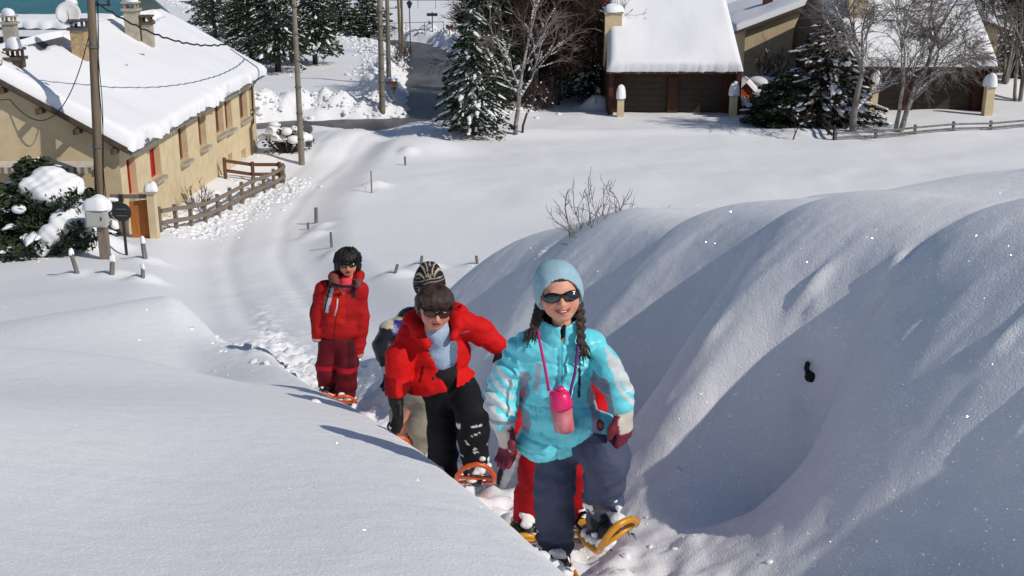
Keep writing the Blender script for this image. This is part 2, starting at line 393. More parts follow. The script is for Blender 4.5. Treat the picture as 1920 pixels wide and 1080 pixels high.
def axis(segs):
    out = [segs[0][0]]
    for a, b, d0, d1 in segs:
        x = a
        while x < b-1e-6:
            x += d0+(d1-d0)*(x-a)/(b-a); out.append(min(x, b))
    return np.unique(np.round(np.array(out), 5))
xs = axis([(-3.8, 4.2, .03, .03), (4.2, 8, .04, .12), (8, 45, .12, .42), (45, 120, .6, 4), (120, 500, 5, 40)])
xl = axis([(3.8, 8, .03, .12), (8, 45, .12, .42), (45, 120, .6, 4), (120, 500, 5, 40)])
xs = np.unique(np.concatenate([xs, -xl]))
ys = axis([(-30, -2, 2, .3), (-2, 2, .3, .04), (2, 9, .028, .028), (9, 16, .03, .06), (16, 40, .06, .16), (40, 90, .17, .3), (90, 130, .3, .8), (130, 300, 1, 6), (300, 900, 8, 50)])
X, Y = np.meshgrid(xs, ys, indexing='ij'); Zt = H(X, Y)
a_, b_ = X.shape
V = np.stack([X, Y, Zt], -1).reshape(-1, 3)
ii = (np.arange(a_-1)[:, None]*b_+np.arange(b_-1)[None]).ravel()
me = fast_mesh('snow_ground', V, np.stack([ii, ii+b_, ii+b_+1, ii+1], 1))
tag(link('snow_ground', me, 'snow', None, True), kind='structure')
print('terrain verts', len(V))

# ------------------------------------------------------------------ roads: asphalt sheets, wet and patchy with packed snow
mat('asphalt', (.032, .031, .031), .5, 0, .55, .4, 30, col2=(.15, .145, .14), spec=.4, stretch=(1, .35, 1), detail=9)
mat('packed_snow', (.30, .29, .28), .8, 0, 2.5, .4, 12, col2=(.55, .55, .56))
def ribbon(pts, w, z, name, m, seed=0, jag=.0):
    pts = np.array(pts); n = 60; acc = np.r_[0, np.cumsum(np.hypot(*np.diff(pts, axis=0).T))]
    u = np.linspace(0, acc[-1], n); P = np.stack([np.interp(u, acc, pts[:, 0]), np.interp(u, acc, pts[:, 1])], 1)
    for _ in range(4): P[1:-1] = (P[:-2]+2*P[1:-1]+P[2:])/4
    T = np.gradient(P, axis=0); T /= np.linalg.norm(T, axis=1)[:, None]; Nn = np.stack([-T[:, 1], T[:, 0]], 1)
    hw = w/2*(1+jag*vnoise(u*.7, u*0, seed))
    G = np.zeros((n, 5, 3))
    for j, q in enumerate(np.linspace(-1, 1, 5)):
        G[:, j, :2] = P+Nn*(q*hw)[:, None]; G[:, j, 2] = z+base_z(P[:, 1])+.8
    mb = MB(); mb.grid(G[:, ::-1]); o = mb.build(name, m); tag(o, kind='structure'); return o
ribbon(ROAD1, 5.3, ROADZ+.004, 'road', 'asphalt'); ribbon(ROAD2, 5.2, ROADZ, 'road', 'asphalt', 3)
# ------------------------------------------------------------------ village materials
mat('stucco', (.63, .51, .32), .9, .1, 2.2, .35, 45, bdist=.01)
mat('stucco_pale', (.47, .39, .26), .9, .1, 2, .35, 45)
mat('stone_chimney', (.30, .21, .10), .9, 0, 9, .8, 22, col2=(.52, .40, .22), bdist=.03)
mat('cement', (.40, .36, .28), .9, .15, 4, .4, 30)
mat('slate', (.085, .08, .085), .7, .25, 5, .3, 20)
mat('teal_metal', (.06, .175, .215), .5, .12, 1.2, .1, 10, spec=.5)
mat('fascia', (.10, .07, .05), .7, .2, 6, .2, 30)
mat('red_wood', (.36, .022, .016), .5, .15, 5, .2, 40)
mat('glass_dark', (.02, .022, .026), .12, .1, 3, spec=.6)
mat('frame_tan', (.34, .13, .08), .7, .15, 8)
mat('brown_wood', (.070, .026, .014), .7, .3, 3, .4, 20, stretch=(8, 8, 1), bdist=.01)
mat('brown_door', (.050, .036, .026), .65, .2, 3, .3, 20)
mat('orange_wood', (.46, .165, .045), .7, .18, 4, .3, 18, stretch=(6, 6, 1))
mat('shed_red', (.42, .085, .025), .7, .18, 4, .3, 18, stretch=(6, 6, 1))
mat('weathered_wood', (.155, .125, .10), .85, 0, 3, .6, 25, col2=(.27, .22, .17), stretch=(7, 7, 1), bdist=.008)
mat('grey_wood', (.12, .11, .10), .85, 0, 4, .6, 30, col2=(.24, .22, .20), stretch=(1, 1, .25), bdist=.008)
mat('pole_wood', (.14, .105, .07), .85, 0, 2.5, .5, 20, col2=(.21, .165, .115), stretch=(6, 6, .5), bdist=.01)
mat('pole_cement', (.21, .19, .15), .85, .15, 3, .3, 25)
mat('dark_metal', (.02, .02, .022), .45, .15, 8, spec=.5)
mat('sign_back', (.035, .035, .038), .5, .15, 8, metal=.0)
mat('grey_plastic', (.42, .42, .38), .55, .06, 6, .1, 30)
mat('dish_white', (.62, .62, .62), .5, .05, 6)
mat('awning_cloth', (.55, .50, .42), .8, .1, 4, .2, 30)
mat('awning_stripe', (.22, .19, .15), .8, .1, 4, .2, 30)
mat('cable', (.015, .015, .016), .6, .1, 8)
mat('ice', (.75, .80, .84), .15, .05, 10, spec=.5)
mat('sign_brown', (.13, .05, .03), .7, .2, 5)
mat('zinc', (.16, .17, .17), .5, .1, 6, metal=.4)

def org(mb, th):
    o = np.array(th.location); mb.v = [v-o for v in mb.v]; return mb
def P(mb, name, m, th, parent=None, smooth=False):
    """finish a mesh given in world coordinates as a part of th (or of a part of th)"""
    return org(mb, th).build(name, m, parent or th, smooth)
def wall_holes(mb, o, ux, L, Hh, holes, depth, inward):
    """vertical wall from o along ux with rectangular openings (u0,u1,z0,z1) and reveals"""
    o = np.array(o, float); ux = np.array(ux, float); inw = np.array(inward, float); up = np.array([0, 0, 1.])
    us = sorted({0, L, *[h[0] for h in holes], *[h[1] for h in holes]}); zs = sorted({0, Hh, *[h[2] for h in holes], *[h[3] for h in holes]})
    q = lambda u, z, d=0: o+ux*u+up*z+inw*d
    for a, b in zip(us[:-1], us[1:]):
        for c, d in zip(zs[:-1], zs[1:]):
            if any(h[0] <= (a+b)/2 <= h[1] and h[2] <= (c+d)/2 <= h[3] for h in holes): continue
            mb.add([q(a, c), q(b, c), q(b, d), q(a, d)], [(0, 1, 2, 3)])
    for a, b, c, d in holes:
        for (p1, p2) in (((a, c), (b, c)), ((b, c), (b, d)), ((b, d), (a, d)), ((a, d), (a, c))):
            mb.add([q(*p1), q(*p2), q(*p2, depth), q(*p1, depth)], [(0, 1, 2, 3)])
def snow_slab(o, e1, e2, thick, nu=60, nv=30, rim=.28, ragged=.1, seed=0, mask=None, uneven=.07):
    """closed slab of snow lying on the plane o+u*e1+v*e2 (e2 up the slope), with rounded rims"""
    o = np.array(o, float); e1 = np.array(e1, float); e2 = np.array(e2, float); n = np.cross(e1, e2); n /= np.linalg.norm(n)
    if n[2] < 0: n = -n
    L1, L2 = np.linalg.norm(e1), np.linalg.norm(e2); mb = MB()
    u = np.linspace(0, 1, nu); v = np.linspace(0, 1, nv); rr = min(.45, rim/L2)
    v = np.concatenate([np.linspace(0, rr, 5)[:-1], np.linspace(rr, 1, nv)]); u = np.concatenate([np.linspace(0, rim/L1, 4)[:-1], np.linspace(rim/L1, 1-rim/L1, nu), np.linspace(1-rim/L1, 1, 4)[1:]])
    U, Vv = np.meshgrid(u, v, indexing='ij')
    d = np.minimum(np.minimum(U*L1, (1-U)*L1), np.minimum(Vv*L2, (1-Vv)*L2*3+.1))
    t = thick*np.sqrt(np.clip(1-(1-np.clip(d/rim, 0, 1))**2, 0, 1))
    t = t*(1+uneven*4*vnoise(U*L1*.35, Vv*L2*.35, seed))+uneven*.35*fbm(U*L1*.8, Vv*L2*.5, 3, seed+1)*(d > rim*.5)
    ragged = ragged*(.25+1.3*np.clip(.5+.8*vnoise(U*L1*.45, U*0, seed+8), 0, 1.4)); edge = ragged*vnoise(U*L1*2.1, U*0, seed+4)*(1-sstep(0, rim*1.3, Vv*L2))+ragged*.7*vnoise(U*L1*6.3, U*0, seed+5)*(1-sstep(0, rim, Vv*L2))
    if mask is not None: t = np.where(mask(U, Vv), -.03, t)
    G = o+U[..., None]*e1+(Vv-edge/L2)[..., None]*e2+n*t[..., None]
    B = o+U[..., None]*e1+(Vv-edge/L2)[..., None]*e2-n*.02
    mb.grid(G[:, ::-1] if np.cross(e1, e2)[2] < 0 else G)
    a, b = G.shape[:2]
    rim_i = [(i, 0) for i in range(a)]+[(a-1, j) for j in range(1, b)]+[(i, b-1) for i in range(a-2, -1, -1)]+[(0, j) for j in range(b-2, 0, -1)]
    top = np.array([G[i, j] for i, j in rim_i]); bot = np.array([B[i, j] for i, j in rim_i]); m_ = len(top)
    mb.add(np.concatenate([top, bot]), [(k, m_+k, m_+(k+1) % m_, (k+1) % m_) for k in range(m_)])
    return mb
def snow_cap(mb, c, rx, ry, h, seed=0, n=14, m_=7, flat=.15):
    """rounded cap of snow standing on a flat top"""
    V = []; F = []
    for i in range(m_+1):
        ph = i/m_*math.pi/2
        for j in range(n):
            th = 2*math.pi*j/n; k = 1+.14*math.sin(th*2+seed)+.08*math.sin(th*3+seed*2.1)
            rr = math.cos(ph)**.55*k if i < m_ else .02; sq = (abs(math.cos(th))**4+abs(math.sin(th))**4)**-.25*.5+.5
            V.append((c[0]+rx*rr*sq*math.cos(th), c[1]+ry*rr*sq*math.sin(th), c[2]-.02+h*(math.sin(ph)**1.0)*(1+.1*math.sin(th+seed))))
    F = [(i*n+j, i*n+(j+1) % n, (i+1)*n+(j+1) % n, (i+1)*n+j) for i in range(m_) for j in range(n)]+[tuple(range(m_*n, m_*n+n))]
    return mb.add(V, F)
def icicles(mb, a, b, n, seed=0, l0=.08, l1=.4):
    r = random.Random(seed); a = np.array(a); b = np.array(b)
    for i in range(n):
        p = a+(b-a)*r.random(); l = l0+(l1-l0)*r.random()**2.5
        w = .012+.03*l
        mb.add([p+(-w, -w, .03), p+(w, -w, .03), p+(w, w, .03), p+(-w, w, .03), p+(r.uniform(-.01, .01), 0, -l)], [(0, 4, 1), (1, 4, 2), (2, 4, 3), (3, 4, 0)])

# ------------------------------------------------------------------ farmhouse on the left
HX, HY0, HY1, HB = -12.7, 37.5, 58.0, -1.2        # right wall plane, front, back, foundation
EZ, RX, RZ = 3.62, -17.2, 6.2                     # eave height at the wall, ridge
farm = thing('farmhouse', 'long ochre farmhouse with thick snow roof and red window frames at left', 'house', (HX-4.6, HY0, HB))
def wz(px, py):
    r = ray(px, py); k = HX/r[0]; return k*r[1], CAMZ+k*r[2]
wins = []
for (x0, x1, y0, y1, kind) in ((236, 253, 296, 372, 'red'), (279, 299, 276, 338, 'red'), (333, 349, 238, 306, 'plain'), (370, 384, 216, 279, 'plain'),
                               (402, 417, 196, 254, 'plain'), (420, 433, 188, 246, 'plain'), (447, 462, 172, 226, 'plain'), (466, 476, 162, 206, 'plain'),
                               (427, 435, 288, 303, 'small'), (452, 461, 280, 312, 'small')):
    ya, _ = wz(x0, y0); yb, _ = wz(x1, y0); _, zt = wz((x0+x1)/2, (y0+y0)/2); _, zb = wz((x0+x1)/2, y1)
    wins.append([ya-HY0, yb-HY0, zb-HB, min(zt, EZ-.25)-HB, kind])
wl = MB()
ns = [(a, b, c, d) for a, b, c, d, k in wins]
wall_holes(wl, (HX, HY0, HB), (0, 1, 0), HY1-HY0, EZ-HB, ns, .30, (-1, 0, 0))
# gable, left and back walls
LX = 2*RX-HX
wl.add([(LX, HY0, HB), (HX, HY0, HB), (HX, HY0, EZ), (RX, HY0, RZ), (LX, HY0, EZ)], [(0, 1, 2, 3, 4)])
wl.add([(LX, HY1, HB), (HX, HY1, HB), (HX, HY1, EZ), (RX, HY1, RZ), (LX, HY1, EZ)], [(4, 3, 2, 1, 0)])
wl.add([(LX, HY0, HB), (LX, HY1, HB), (LX, HY1, EZ), (LX, HY0, EZ)], [(3, 2, 1, 0)])
P(wl, 'wall', 'stucco', farm)
for a, b, c, d, kind in wins:
    y0, y1, z0, z1 = a+HY0, b+HY0, c+HB, d+HB; xm = HX-.25
    fr = MB(); t = .07
    for (ya, yb, za, zb) in ((y0, y0+t, z0, z1), (y1-t, y1, z0, z1), (y0+t, y1-t, z0, z0+t), (y0+t, y1-t, z1-t, z1), ((y0+y1)/2-.03, (y0+y1)/2+.03, z0+t, z1-t)):
        fr.box((xm, (ya+yb)/2, (za+zb)/2), (.06, yb-ya-.004, zb-za-.004))
    w = P(fr, 'window', 'red_wood' if kind == 'red' else 'frame_tan', farm)
    pn = MB(); pn.box((xm-.02, (y0+y1)/2, (z0+z1)/2), (.02, y1-y0, z1-z0)); P(pn, 'pane', 'red_wood' if kind == 'red' else 'glass_dark', farm, w)
    if kind != 'small':
        sl = MB(); sl.box((HX+.06, (y0+y1)/2, z0-.06), (.3, y1-y0+.16, .11)); P(sl, 'sill', 'cement', farm, w)
# roof deck, two slopes, with a dark fascia
OV, OE = .36, .42
sl_ = (RZ-EZ)/(HX-RX); dirr = np.array([RX-HX-OE, 0, 0]); dirr[2] = -dirr[0]*sl_
eR = np.array([HX+OE, HY0-OV, EZ-OE*sl_+.06]); LEN = HY1-HY0+2*OV
roof = MB()
for sgn, ex in ((1, HX+OE), (-1, LX-OE)):
    e = np.array([ex, HY0-OV, EZ-OE*sl_+.08]); r = np.array([RX, HY0-OV, RZ+.08]); dn = np.array([0, 0, .14]); ly = np.array([0, LEN, 0])
    roof.add([e, r, r+ly, e+ly, e-dn, r-dn, r+ly-dn, e+ly-dn], [(0, 3, 2, 1), (4, 5, 6, 7), (0, 1, 5, 4), (3, 7, 6, 2), (0, 4, 7, 3)])
rf = P(roof, 'roof', 'slate', farm)
fa = MB()
for ex in (HX+OE, LX-OE):
    e = np.array([ex, HY0-OV-.03, EZ-OE*sl_-.02]); r = np.array([RX, HY0-OV-.03, RZ-.02]); d = r-e
    fa.add([e, r, r+(0, 0, .17), e+(0, 0, .17), e+(0, .06, 0), r+(0, .06, 0), r+(0, .06, .17), e+(0, .06, .17)], [(0, 1, 2, 3), (7, 6, 5, 4), (0, 4, 5, 1), (3, 2, 6, 7), (0, 3, 7, 4)])
P(fa, 'fascia', 'fascia', farm, rf)
e = np.array([HX+OE+.12, HY0-OV+.06, EZ-OE*sl_+.09-.12*sl_]); up_ = np.array([RX-HX-OE-.12, 0, RZ+.09-e[2]])
bare = lambda U, V: ((V > .86+.05*vnoise(U*9, V*4, 3)) & (U > .16+.04*vnoise(V*14, U, 2)) & (U < .41)) | ((V > .87+.04*vnoise(U*22, V, 5)) & (U > .80+.03*vnoise(V*20, U*2, 7)) & (U < .93))
P(snow_slab(e, (0, LEN-.1, 0), up_, .42, 130, 46, .35, .14, 2, bare, .05), 'roof_snow', 'roof_snow', farm, rf, True)
eL = np.array([LX-OE, HY0-OV+.06, EZ-OE*sl_+.09]); upl = np.array([RX-LX+OE, 0, RZ+.09-eL[2]])
P(snow_slab(eL, (0, LEN-.1, 0), upl, .34, 40, 12, .35, .1, 5), 'roof_snow', 'roof_snow', farm, rf, True)
ic = MB(); icicles(ic, (HX+OE+.08, HY0-.2, e[2]+.02), (HX+OE+.08, HY1, e[2]+.02), 170, 3, .05, .36); tag(P(ic, 'icicles', 'ice', farm, rf), kind='stuff')
gu = MB(); gu.tube([(HX+OE+.05, HY0-OV+.1, EZ-OE*sl_-.06), (HX+OE+.05, HY1+OV, EZ-OE*sl_-.06)], .07, 8); P(gu, 'gutter', 'zinc', farm, rf)
dp = MB(); ypd, _ = wz(472, 230); dp.tube([(HX+.4, ypd, EZ-.35), (HX+.12, ypd, EZ-.7), (HX+.08, ypd, 1.2), (HX+.08, ypd-.7, 1.0), (HX+.08, ypd-.7, -.4)], .045, 7); P(dp, 'drainpipe', 'fascia', farm)
# rafter ends under the gable
for k in range(9):
    xx = RX+(k-4)*1.12; zz = RZ-abs(xx-RX)*sl_-.22
    m_ = MB(); m_.box((xx, HY0-.27, zz), (.14, .5, .18)); P(m_, 'rafter', 'fascia', farm, rf)
# awning on the gable
aw = at(0, 307, HY0); aw2 = at(181, 307, HY0)
m_ = MB(); m_.add([(aw[0]-2, HY0-.02, aw[2]+.10), (aw2[0], HY0-.02, aw2[2]+.10), (aw2[0], HY0-.5, aw2[2]-.02), (aw[0]-2, HY0-.5, aw[2]-.02)], [(0, 3, 2, 1)]); awn = P(m_, 'awning', 'awning_cloth', farm)
nst = 44; wst = (aw2[0]-aw[0]+2)/nst
for k in range(nst):
    m_ = MB(); x0 = aw[0]-2+k*wst
    m_.add([(x0+.004, HY0-.505, aw[2]-.02), (x0+wst-.004, HY0-.505, aw[2]-.02), (x0+wst-.004, HY0-.515, aw[2]-.2), (x0+wst*.5, HY0-.52, aw[2]-.235), (x0+.004, HY0-.515, aw[2]-.2)], [(0, 4, 3, 2, 1)])
    P(m_, 'valance_flap', 'awning_stripe' if k % 2 else 'awning_cloth', farm, awn)
# chimneys
def roofz(x): return RZ+.05-abs(x-RX)*sl_
def chimney(th, x, y, w, d, ztop, m, capm='cement', snow=.3, name='chimney', pots=True, zb=None, parent=None):
    mb = MB(); z0 = zb if zb is not None else roofz(x)-.6; mb.box((x, y, (z0+ztop)/2), (w, d, ztop-z0)); c = P(mb, name, m, th, parent)
    mb = MB(); mb.box((x, y, ztop+.05), (w+.14, d+.14, .1)); P(mb, 'chimney_ledge', capm, th, None if parent else c) if parent is None else None
    if pots:
        for (i, j) in ((-1, -1), (1, -1), (-1, 1), (1, 1)):
            mb = MB(); mb.box((x+i*w*.38, y+j*d*.38, ztop+.2), (.08, .08, .2)); P(mb, 'chimney_brick', capm, th, c)
        mb = MB(); mb.box((x, y, ztop+.34), (w+.1, d+.1, .08)); P(mb, 'chimney_slab', capm, th, c)
    if snow:
        mb = MB(); snow_cap(mb, (x, y, ztop+(.38 if pots else .10)), w*.62, d*.62, snow, x); P(mb, 'chimney_snow', 'roof_snow', th, c, True)
    return c
def on_roof(px, py):
    """point of the right roof slope seen at a pixel"""
    r = ray(px, py); k = np.linspace(20, 90, 8000); x, y, z = r[0]*k, r[1]*k, CAMZ+r[2]*k
    i = np.argmax(z < RZ+.35-np.abs(x-RX)*sl_); return np.array([x[i], y[i], z[i]])
c1 = on_roof(156, 122); chimney(farm, c1[0], c1[1], .5, .6, at(150, 56, c1[1])[2], 'stone_chimney', 'slate', 0, pots=True)
c2 = on_roof(252, 78); chimney(farm, c2[0], c2[1], .55, .5, at(250, 20, c2[1])[2], 'cement', 'cement', .3)
c2b = c2+np.array([.55, .15, 0]); chimney(farm, c2b[0], c2b[1], .4, .4, at(250, 46, c2[1])[2], 'cement', 'fascia', 0)
c3 = on_roof(16, 148)+np.array((-.2, 1.2, 0)); chimney(farm, c3[0], c3[1], .42, .5, at(15, 112, c3[1])[2], 'fascia', 'fascia', .35)
cx4 = at(22, 78, 52.); chimney(farm, cx4[0], cx4[1], .5, .5, at(22, 45, 52)[2], 'cement', 'cement', .3, zb=3.0)
# snow-guard ridges poking out of the roof snow
for (px, py, l) in ((245, 107, 1.3), (215, 127, .9)):
    c = on_roof(px, py); mb = MB(); mb.tube([c+(0, 0, .12), c+(.35, .45*l, .02)], .05, 5); P(mb, 'roof_vent', 'slate', farm, rf)
def dish(px, py, Y, r, az, label, th=None):
    c = at(px, py, Y); t_ = thing('satellite_dish', label, 'satellite dish', tuple(c))
    mb = MB(); n = 20; R_ = Matrix.Rotation(az, 3, 'Z') @ Matrix.Rotation(math.radians(62), 3, 'X'); V = [(0, 0, -.12)]; F = []
    for i in range(1, 5):
        for j in range(n):
            a = 2*math.pi*j/n; q = i/4; V.append((r*q*math.cos(a), r*q*1.06*math.sin(a), -.12*(1-q*q)))
    F = [(0, 1+(j+1) % n, 1+j) for j in range(n)]+[(1+(i-1)*n+j, 1+(i-1)*n+(j+1) % n, 1+i*n+(j+1) % n, 1+i*n+j) for i in range(1, 4) for j in range(n)]
    V2 = [(x, y, z-.02) for x, y, z in V]; nV = len(V)
    F2 = [tuple(i+nV for i in reversed(f)) for f in F]; rim = [(1+3*n+j, 1+3*n+(j+1) % n, nV+1+3*n+(j+1) % n, nV+1+3*n+j) for j in range(n)]
    mb.add([R_ @ Vector(v) for v in V+V2], F+F2+rim); mb.build('dish', 'dish_white', t_, True)
    arm = MB(); arm.tube([R_ @ Vector((0, -r*.8, -.05)), R_ @ Vector((0, -r*.35, .42))], .015, 5); arm.build('feed_arm', 'dark_metal', t_)
    lb = MB(); q = R_ @ Vector((0, -r*.33, .45)); lb.box(q, (.07, .07, .1)); lb.build('receiver', 'dish_white', t_)
    ps = MB(); ps.tube([R_ @ Vector((0, 0, -.15)), (R_ @ Vector((0, 0, -.2)))+Vector((0, .1, -.2)), (R_ @ Vector((0, 0, -.2)))+Vector((0, .1, -1.3))], .025, 6); ps.build('mast', 'dark_metal', t_)
dish(128, 25, c1[1]-.1, .43, math.radians(18), 'round white satellite dish above the ochre chimney on the left roof')
dish(-2, 118, c3[1]-.5, .40, math.radians(35), 'white satellite dish cut off by the left edge of the picture')

# ------------------------------------------------------------------ neighbour with the blue-green roof
nb = thing('barn', 'barn with blue-green standing seam metal roof behind the farmhouse', 'barn', (-27, 66, -.9))
mb = MB(); mb.box((-27.5, 71, 1.4), (17, 9.6, 4.6)); P(mb, 'wall', 'stucco_pale', nb)
mb = MB(); x0, x1 = -36.5, at(214, 50, 65.6)[0]; ye, ze, yr, zr = 65.6, at(100, 52, 65.6)[2], 71.2, at(100, -22, 71.2)[2]
for (a, za, b, zb) in ((ye, ze, yr, zr), (yr, zr, 2*yr-ye, ze)):
    mb.add([(x0, a, za), (x1, a, za), (x1, b, zb), (x0, b, zb), (x0, a, za-.12), (x1, a, za-.12), (x1, b, zb-.12), (x0, b, zb-.12)], [(0, 1, 2, 3), (4, 7, 6, 5), (0, 4, 5, 1), (1, 5, 6, 2), (0, 3, 7, 4)])
br = P(mb, 'roof', 'teal_metal', nb)
for k in range(34):
    xx = x0+.25+k*(x1-x0-.3)/33; mb = MB(); a = np.array([xx, ye, ze+.035]); b = np.array([xx, yr, zr+.035])
    mb.add([a+(-.02, 0, -.04), a+(.02, 0, -.04), b+(.02, 0, -.04), b+(-.02, 0, -.04), a+(-.02, 0, .03), a+(.02, 0, .03), b+(.02, 0, .03), b+(-.02, 0, .03)], [(4, 5, 6, 7), (0, 4, 7, 3), (1, 2, 6, 5), (0, 1, 5, 4)])
    P(mb, 'seam', 'teal_metal', nb, br)
mb = snow_slab((x0, ye-.25, ze+.02), (x1-x0, 0, 0), (0, (yr-ye)*.22, (zr-ze)*.22), .3, 60, 10, .4, .25, 8); P(mb, 'roof_snow', 'roof_snow', nb, br, True)
chimney(nb, at(137, 40, 68)[0], 68, .5, .5, at(137, 20, 68)[2], 'cement', 'cement', .35, zb=3)

# ------------------------------------------------------------------ garages
def garage(label, xL, xR, yf, zb, ez, depth, pitch, seed, chim=None, gap=None, shear=(.35, .35), base_x=None):
    """long low garage with a steep snowy roof whose eave faces the camera; xL..xR is the eave"""
    g = thing('garage', label, 'garage', ((xL+xR)/2, yf, zb), group='garages with steep snow roofs')
    rise = depth/2*math.tan(pitch); ov = 1.35; ezr = ez; yr = yf-ov+(depth/2+ov); wl_, wr_ = base_x or (xL+.25, xR-.3)
    mb = MB(); w3 = .28
    for xx, mm in ((wl_+w3/2, 1), (wr_-w3/2, 1)): mb.box((xx, yf+depth/2, (zb+ez)/2), (w3, depth+1.6, ez-zb))
    mb.box(((wl_+wr_)/2, yf+depth, (zb+ez)/2), (wr_-wl_-2*w3-.01, .25, ez-zb))
    mb.box(((wl_+wr_)/2, yf+.3, ez-.22), (wr_-wl_-2*w3-.01, .3, .62))
    P(mb, 'wall', 'brown_wood', g)
    n = 2; pw = .62; iw = (wr_-wl_-2*w3-.02-pw*(n+1))/n
    for k in range(n+1):
        xx = wl_+w3+.01+pw/2+k*(iw+pw); mb = MB(); mb.box((xx, yf+.25, (zb+ez-.53)/2), (pw, .3, ez-.53-zb)); P(mb, 'post', 'brown_wood', g)
    for k in range(n):
        xc = wl_+w3+.01+pw+iw/2+k*(iw+pw); mb = MB(); mb.box((xc, yf+.42, (zb+ez-.53)/2), (iw-.01, .06, ez-.54-zb)); d = P(mb, 'door', 'brown_door', g)
        nl = 6; hh = (ez-.54-zb)/nl
        for q in range(nl):
            mb = MB(); mb.box((xc, yf+.375, zb+hh*(q+.5)), (iw-.03, .03, hh-.025)); P(mb, 'panel', 'brown_door', g, d)
        mb = MB(); mb.box((xc, yf+.35, zb+.95), (.2, .05, .05)); P(mb, 'handle', 'dark_metal', g, d)
    mb = MB(); run = yr-(yf-ov); rz = ez+run*math.tan(pitch); sL, sR = shear
    E0, E1, R0, R1 = (np.array(q) for q in ((xL, yf-ov, ez), (xR, yf-ov, ez), (xL+sL, yr, rz), (xR-sR, yr, rz)))
    B0, B1 = np.array((xL, 2*yr-yf+ov, ez)), np.array((xR, 2*yr-yf+ov, ez)); dn = np.array((0, 0, .16))
    mb.add([E0, E1, R1, R0, E0-dn, E1-dn, R1-dn, R0-dn], [(0, 1, 2, 3), (4, 7, 6, 5), (0, 4, 5, 1), (1, 5, 6, 2), (0, 3, 7, 4)])
    mb.add([R0, R1, B1, B0], [(0, 1, 2, 3)])
    mb.add([E0-dn, R0-dn, B0-dn], [(0, 1, 2)]); mb.add([E1-dn, R1-dn, B1-dn], [(2, 1, 0)])
    r = P(mb, 'roof', 'fascia', g)
    sm = snow_slab(E0+(-.02, -.1, -.02), E1-E0+(.04, 0, 0), (0, run+.1, rz-ez+.1), .55, 70, 30, .5, .035, seed, None, .05)
    # taper the slab towards the ridge
    for vv in sm.v:
        q = np.clip((vv[:, 1]-(yf-ov))/run, 0, 1); c = (xL+xR)/2; k = (vv[:, 0]-c)/((xR-xL)/2)
        vv[:, 0] -= np.where(k > 0, sR, sL)*k*q
    P(sm, 'roof_snow', 'roof_snow', g, r, True)
    ic = MB(); icicles(ic, (xL+.1, yf-ov-.03, ez-.05), (xR-.1, yf-ov-.03, ez-.05), 45, seed, .03, .16); tag(P(ic, 'icicles', 'ice', g, r), kind='stuff')
    if chim:
        x, y, w, d, zt = chim; chimney(g, x, y, w, d, zt, 'stucco', 'cement', .45, pots=False, zb=ez)
    return g
gz = -.42
YF = 70.6
eL_, eR_ = at(1138, 132, YF-1.35), at(1393, 131, YF-1.35)
garage('low double garage with steep snow roof and tan chimney, beside the red shed', eL_[0], eR_[0], YF, gz, (eL_[2]+eR_[2])/2-.05, 7, math.radians(37), 3,
       chim=(at(1149, 60, YF+1.2)[0], YF+1.2, 1.0, .8, at(1149, 25, YF+1.2)[2]), base_x=(at(1139, 200, YF)[0], at(1383, 200, YF)[0]))
YG = 71.6
eL2, eR2 = at(1590, 124, YG-1.35), at(1870, 120, YG-1.35)
garage('long garage with steep snow roof behind the two bare birches at right', eL2[0]-1, eR2[0], YG, gz, (eL2[2]+eR2[2])/2-.05, 9.5, math.radians(38), 9,
       chim=(at(1604, 30, YG+1.5)[0], YG+1.5, 1.15, .9, at(1604, -12, YG+1.5)[2]), base_x=(eL2[0]-.6, at(1852, 190, YG)[0]))
# gate pillars with snow hats
pillar_l = ['tan gate pillar with snow hat at the left end of the double garage', 'tan gate pillar with snow hat in front of the red shed', 'dark-shaded gate pillar with snow hat behind the snowy bare tree', 'low tan pillar with snow hat at the right garage corner']
for k, (px, py, wpx, hpx, Yp) in enumerate(((1163, 214, 14, 26, 69.2), (1374, 210, 15, 28, 69.4), (1636, 205, 15, 43, 70), (1852, 200, 18, 34, 69.8))):
    b = at(px, py, Yp); w = wpx/31; h = hpx/31*1.03
    t_ = thing('gate_pillar', pillar_l[k], 'pillar', (b[0], b[1], -.5), group='gate pillars by the garages')
    mb = MB(); mb.box((0, 0, (b[2]+.5+h)/2), (w*.85, w*.85, b[2]+.5+h)); mb.build('shaft', 'stucco', t_)
    mb = MB(); mb.box((0, 0, b[2]+.5+h+.04), (w, w, .08)); mb.build('coping', 'cement', t_)
    mb = MB(); snow_cap(mb, (0, 0, b[2]+.5+h+.08), w*.62, w*.6, .75, k, flat=.3); mb.build('snow_hat', 'roof_snow', t_, True)
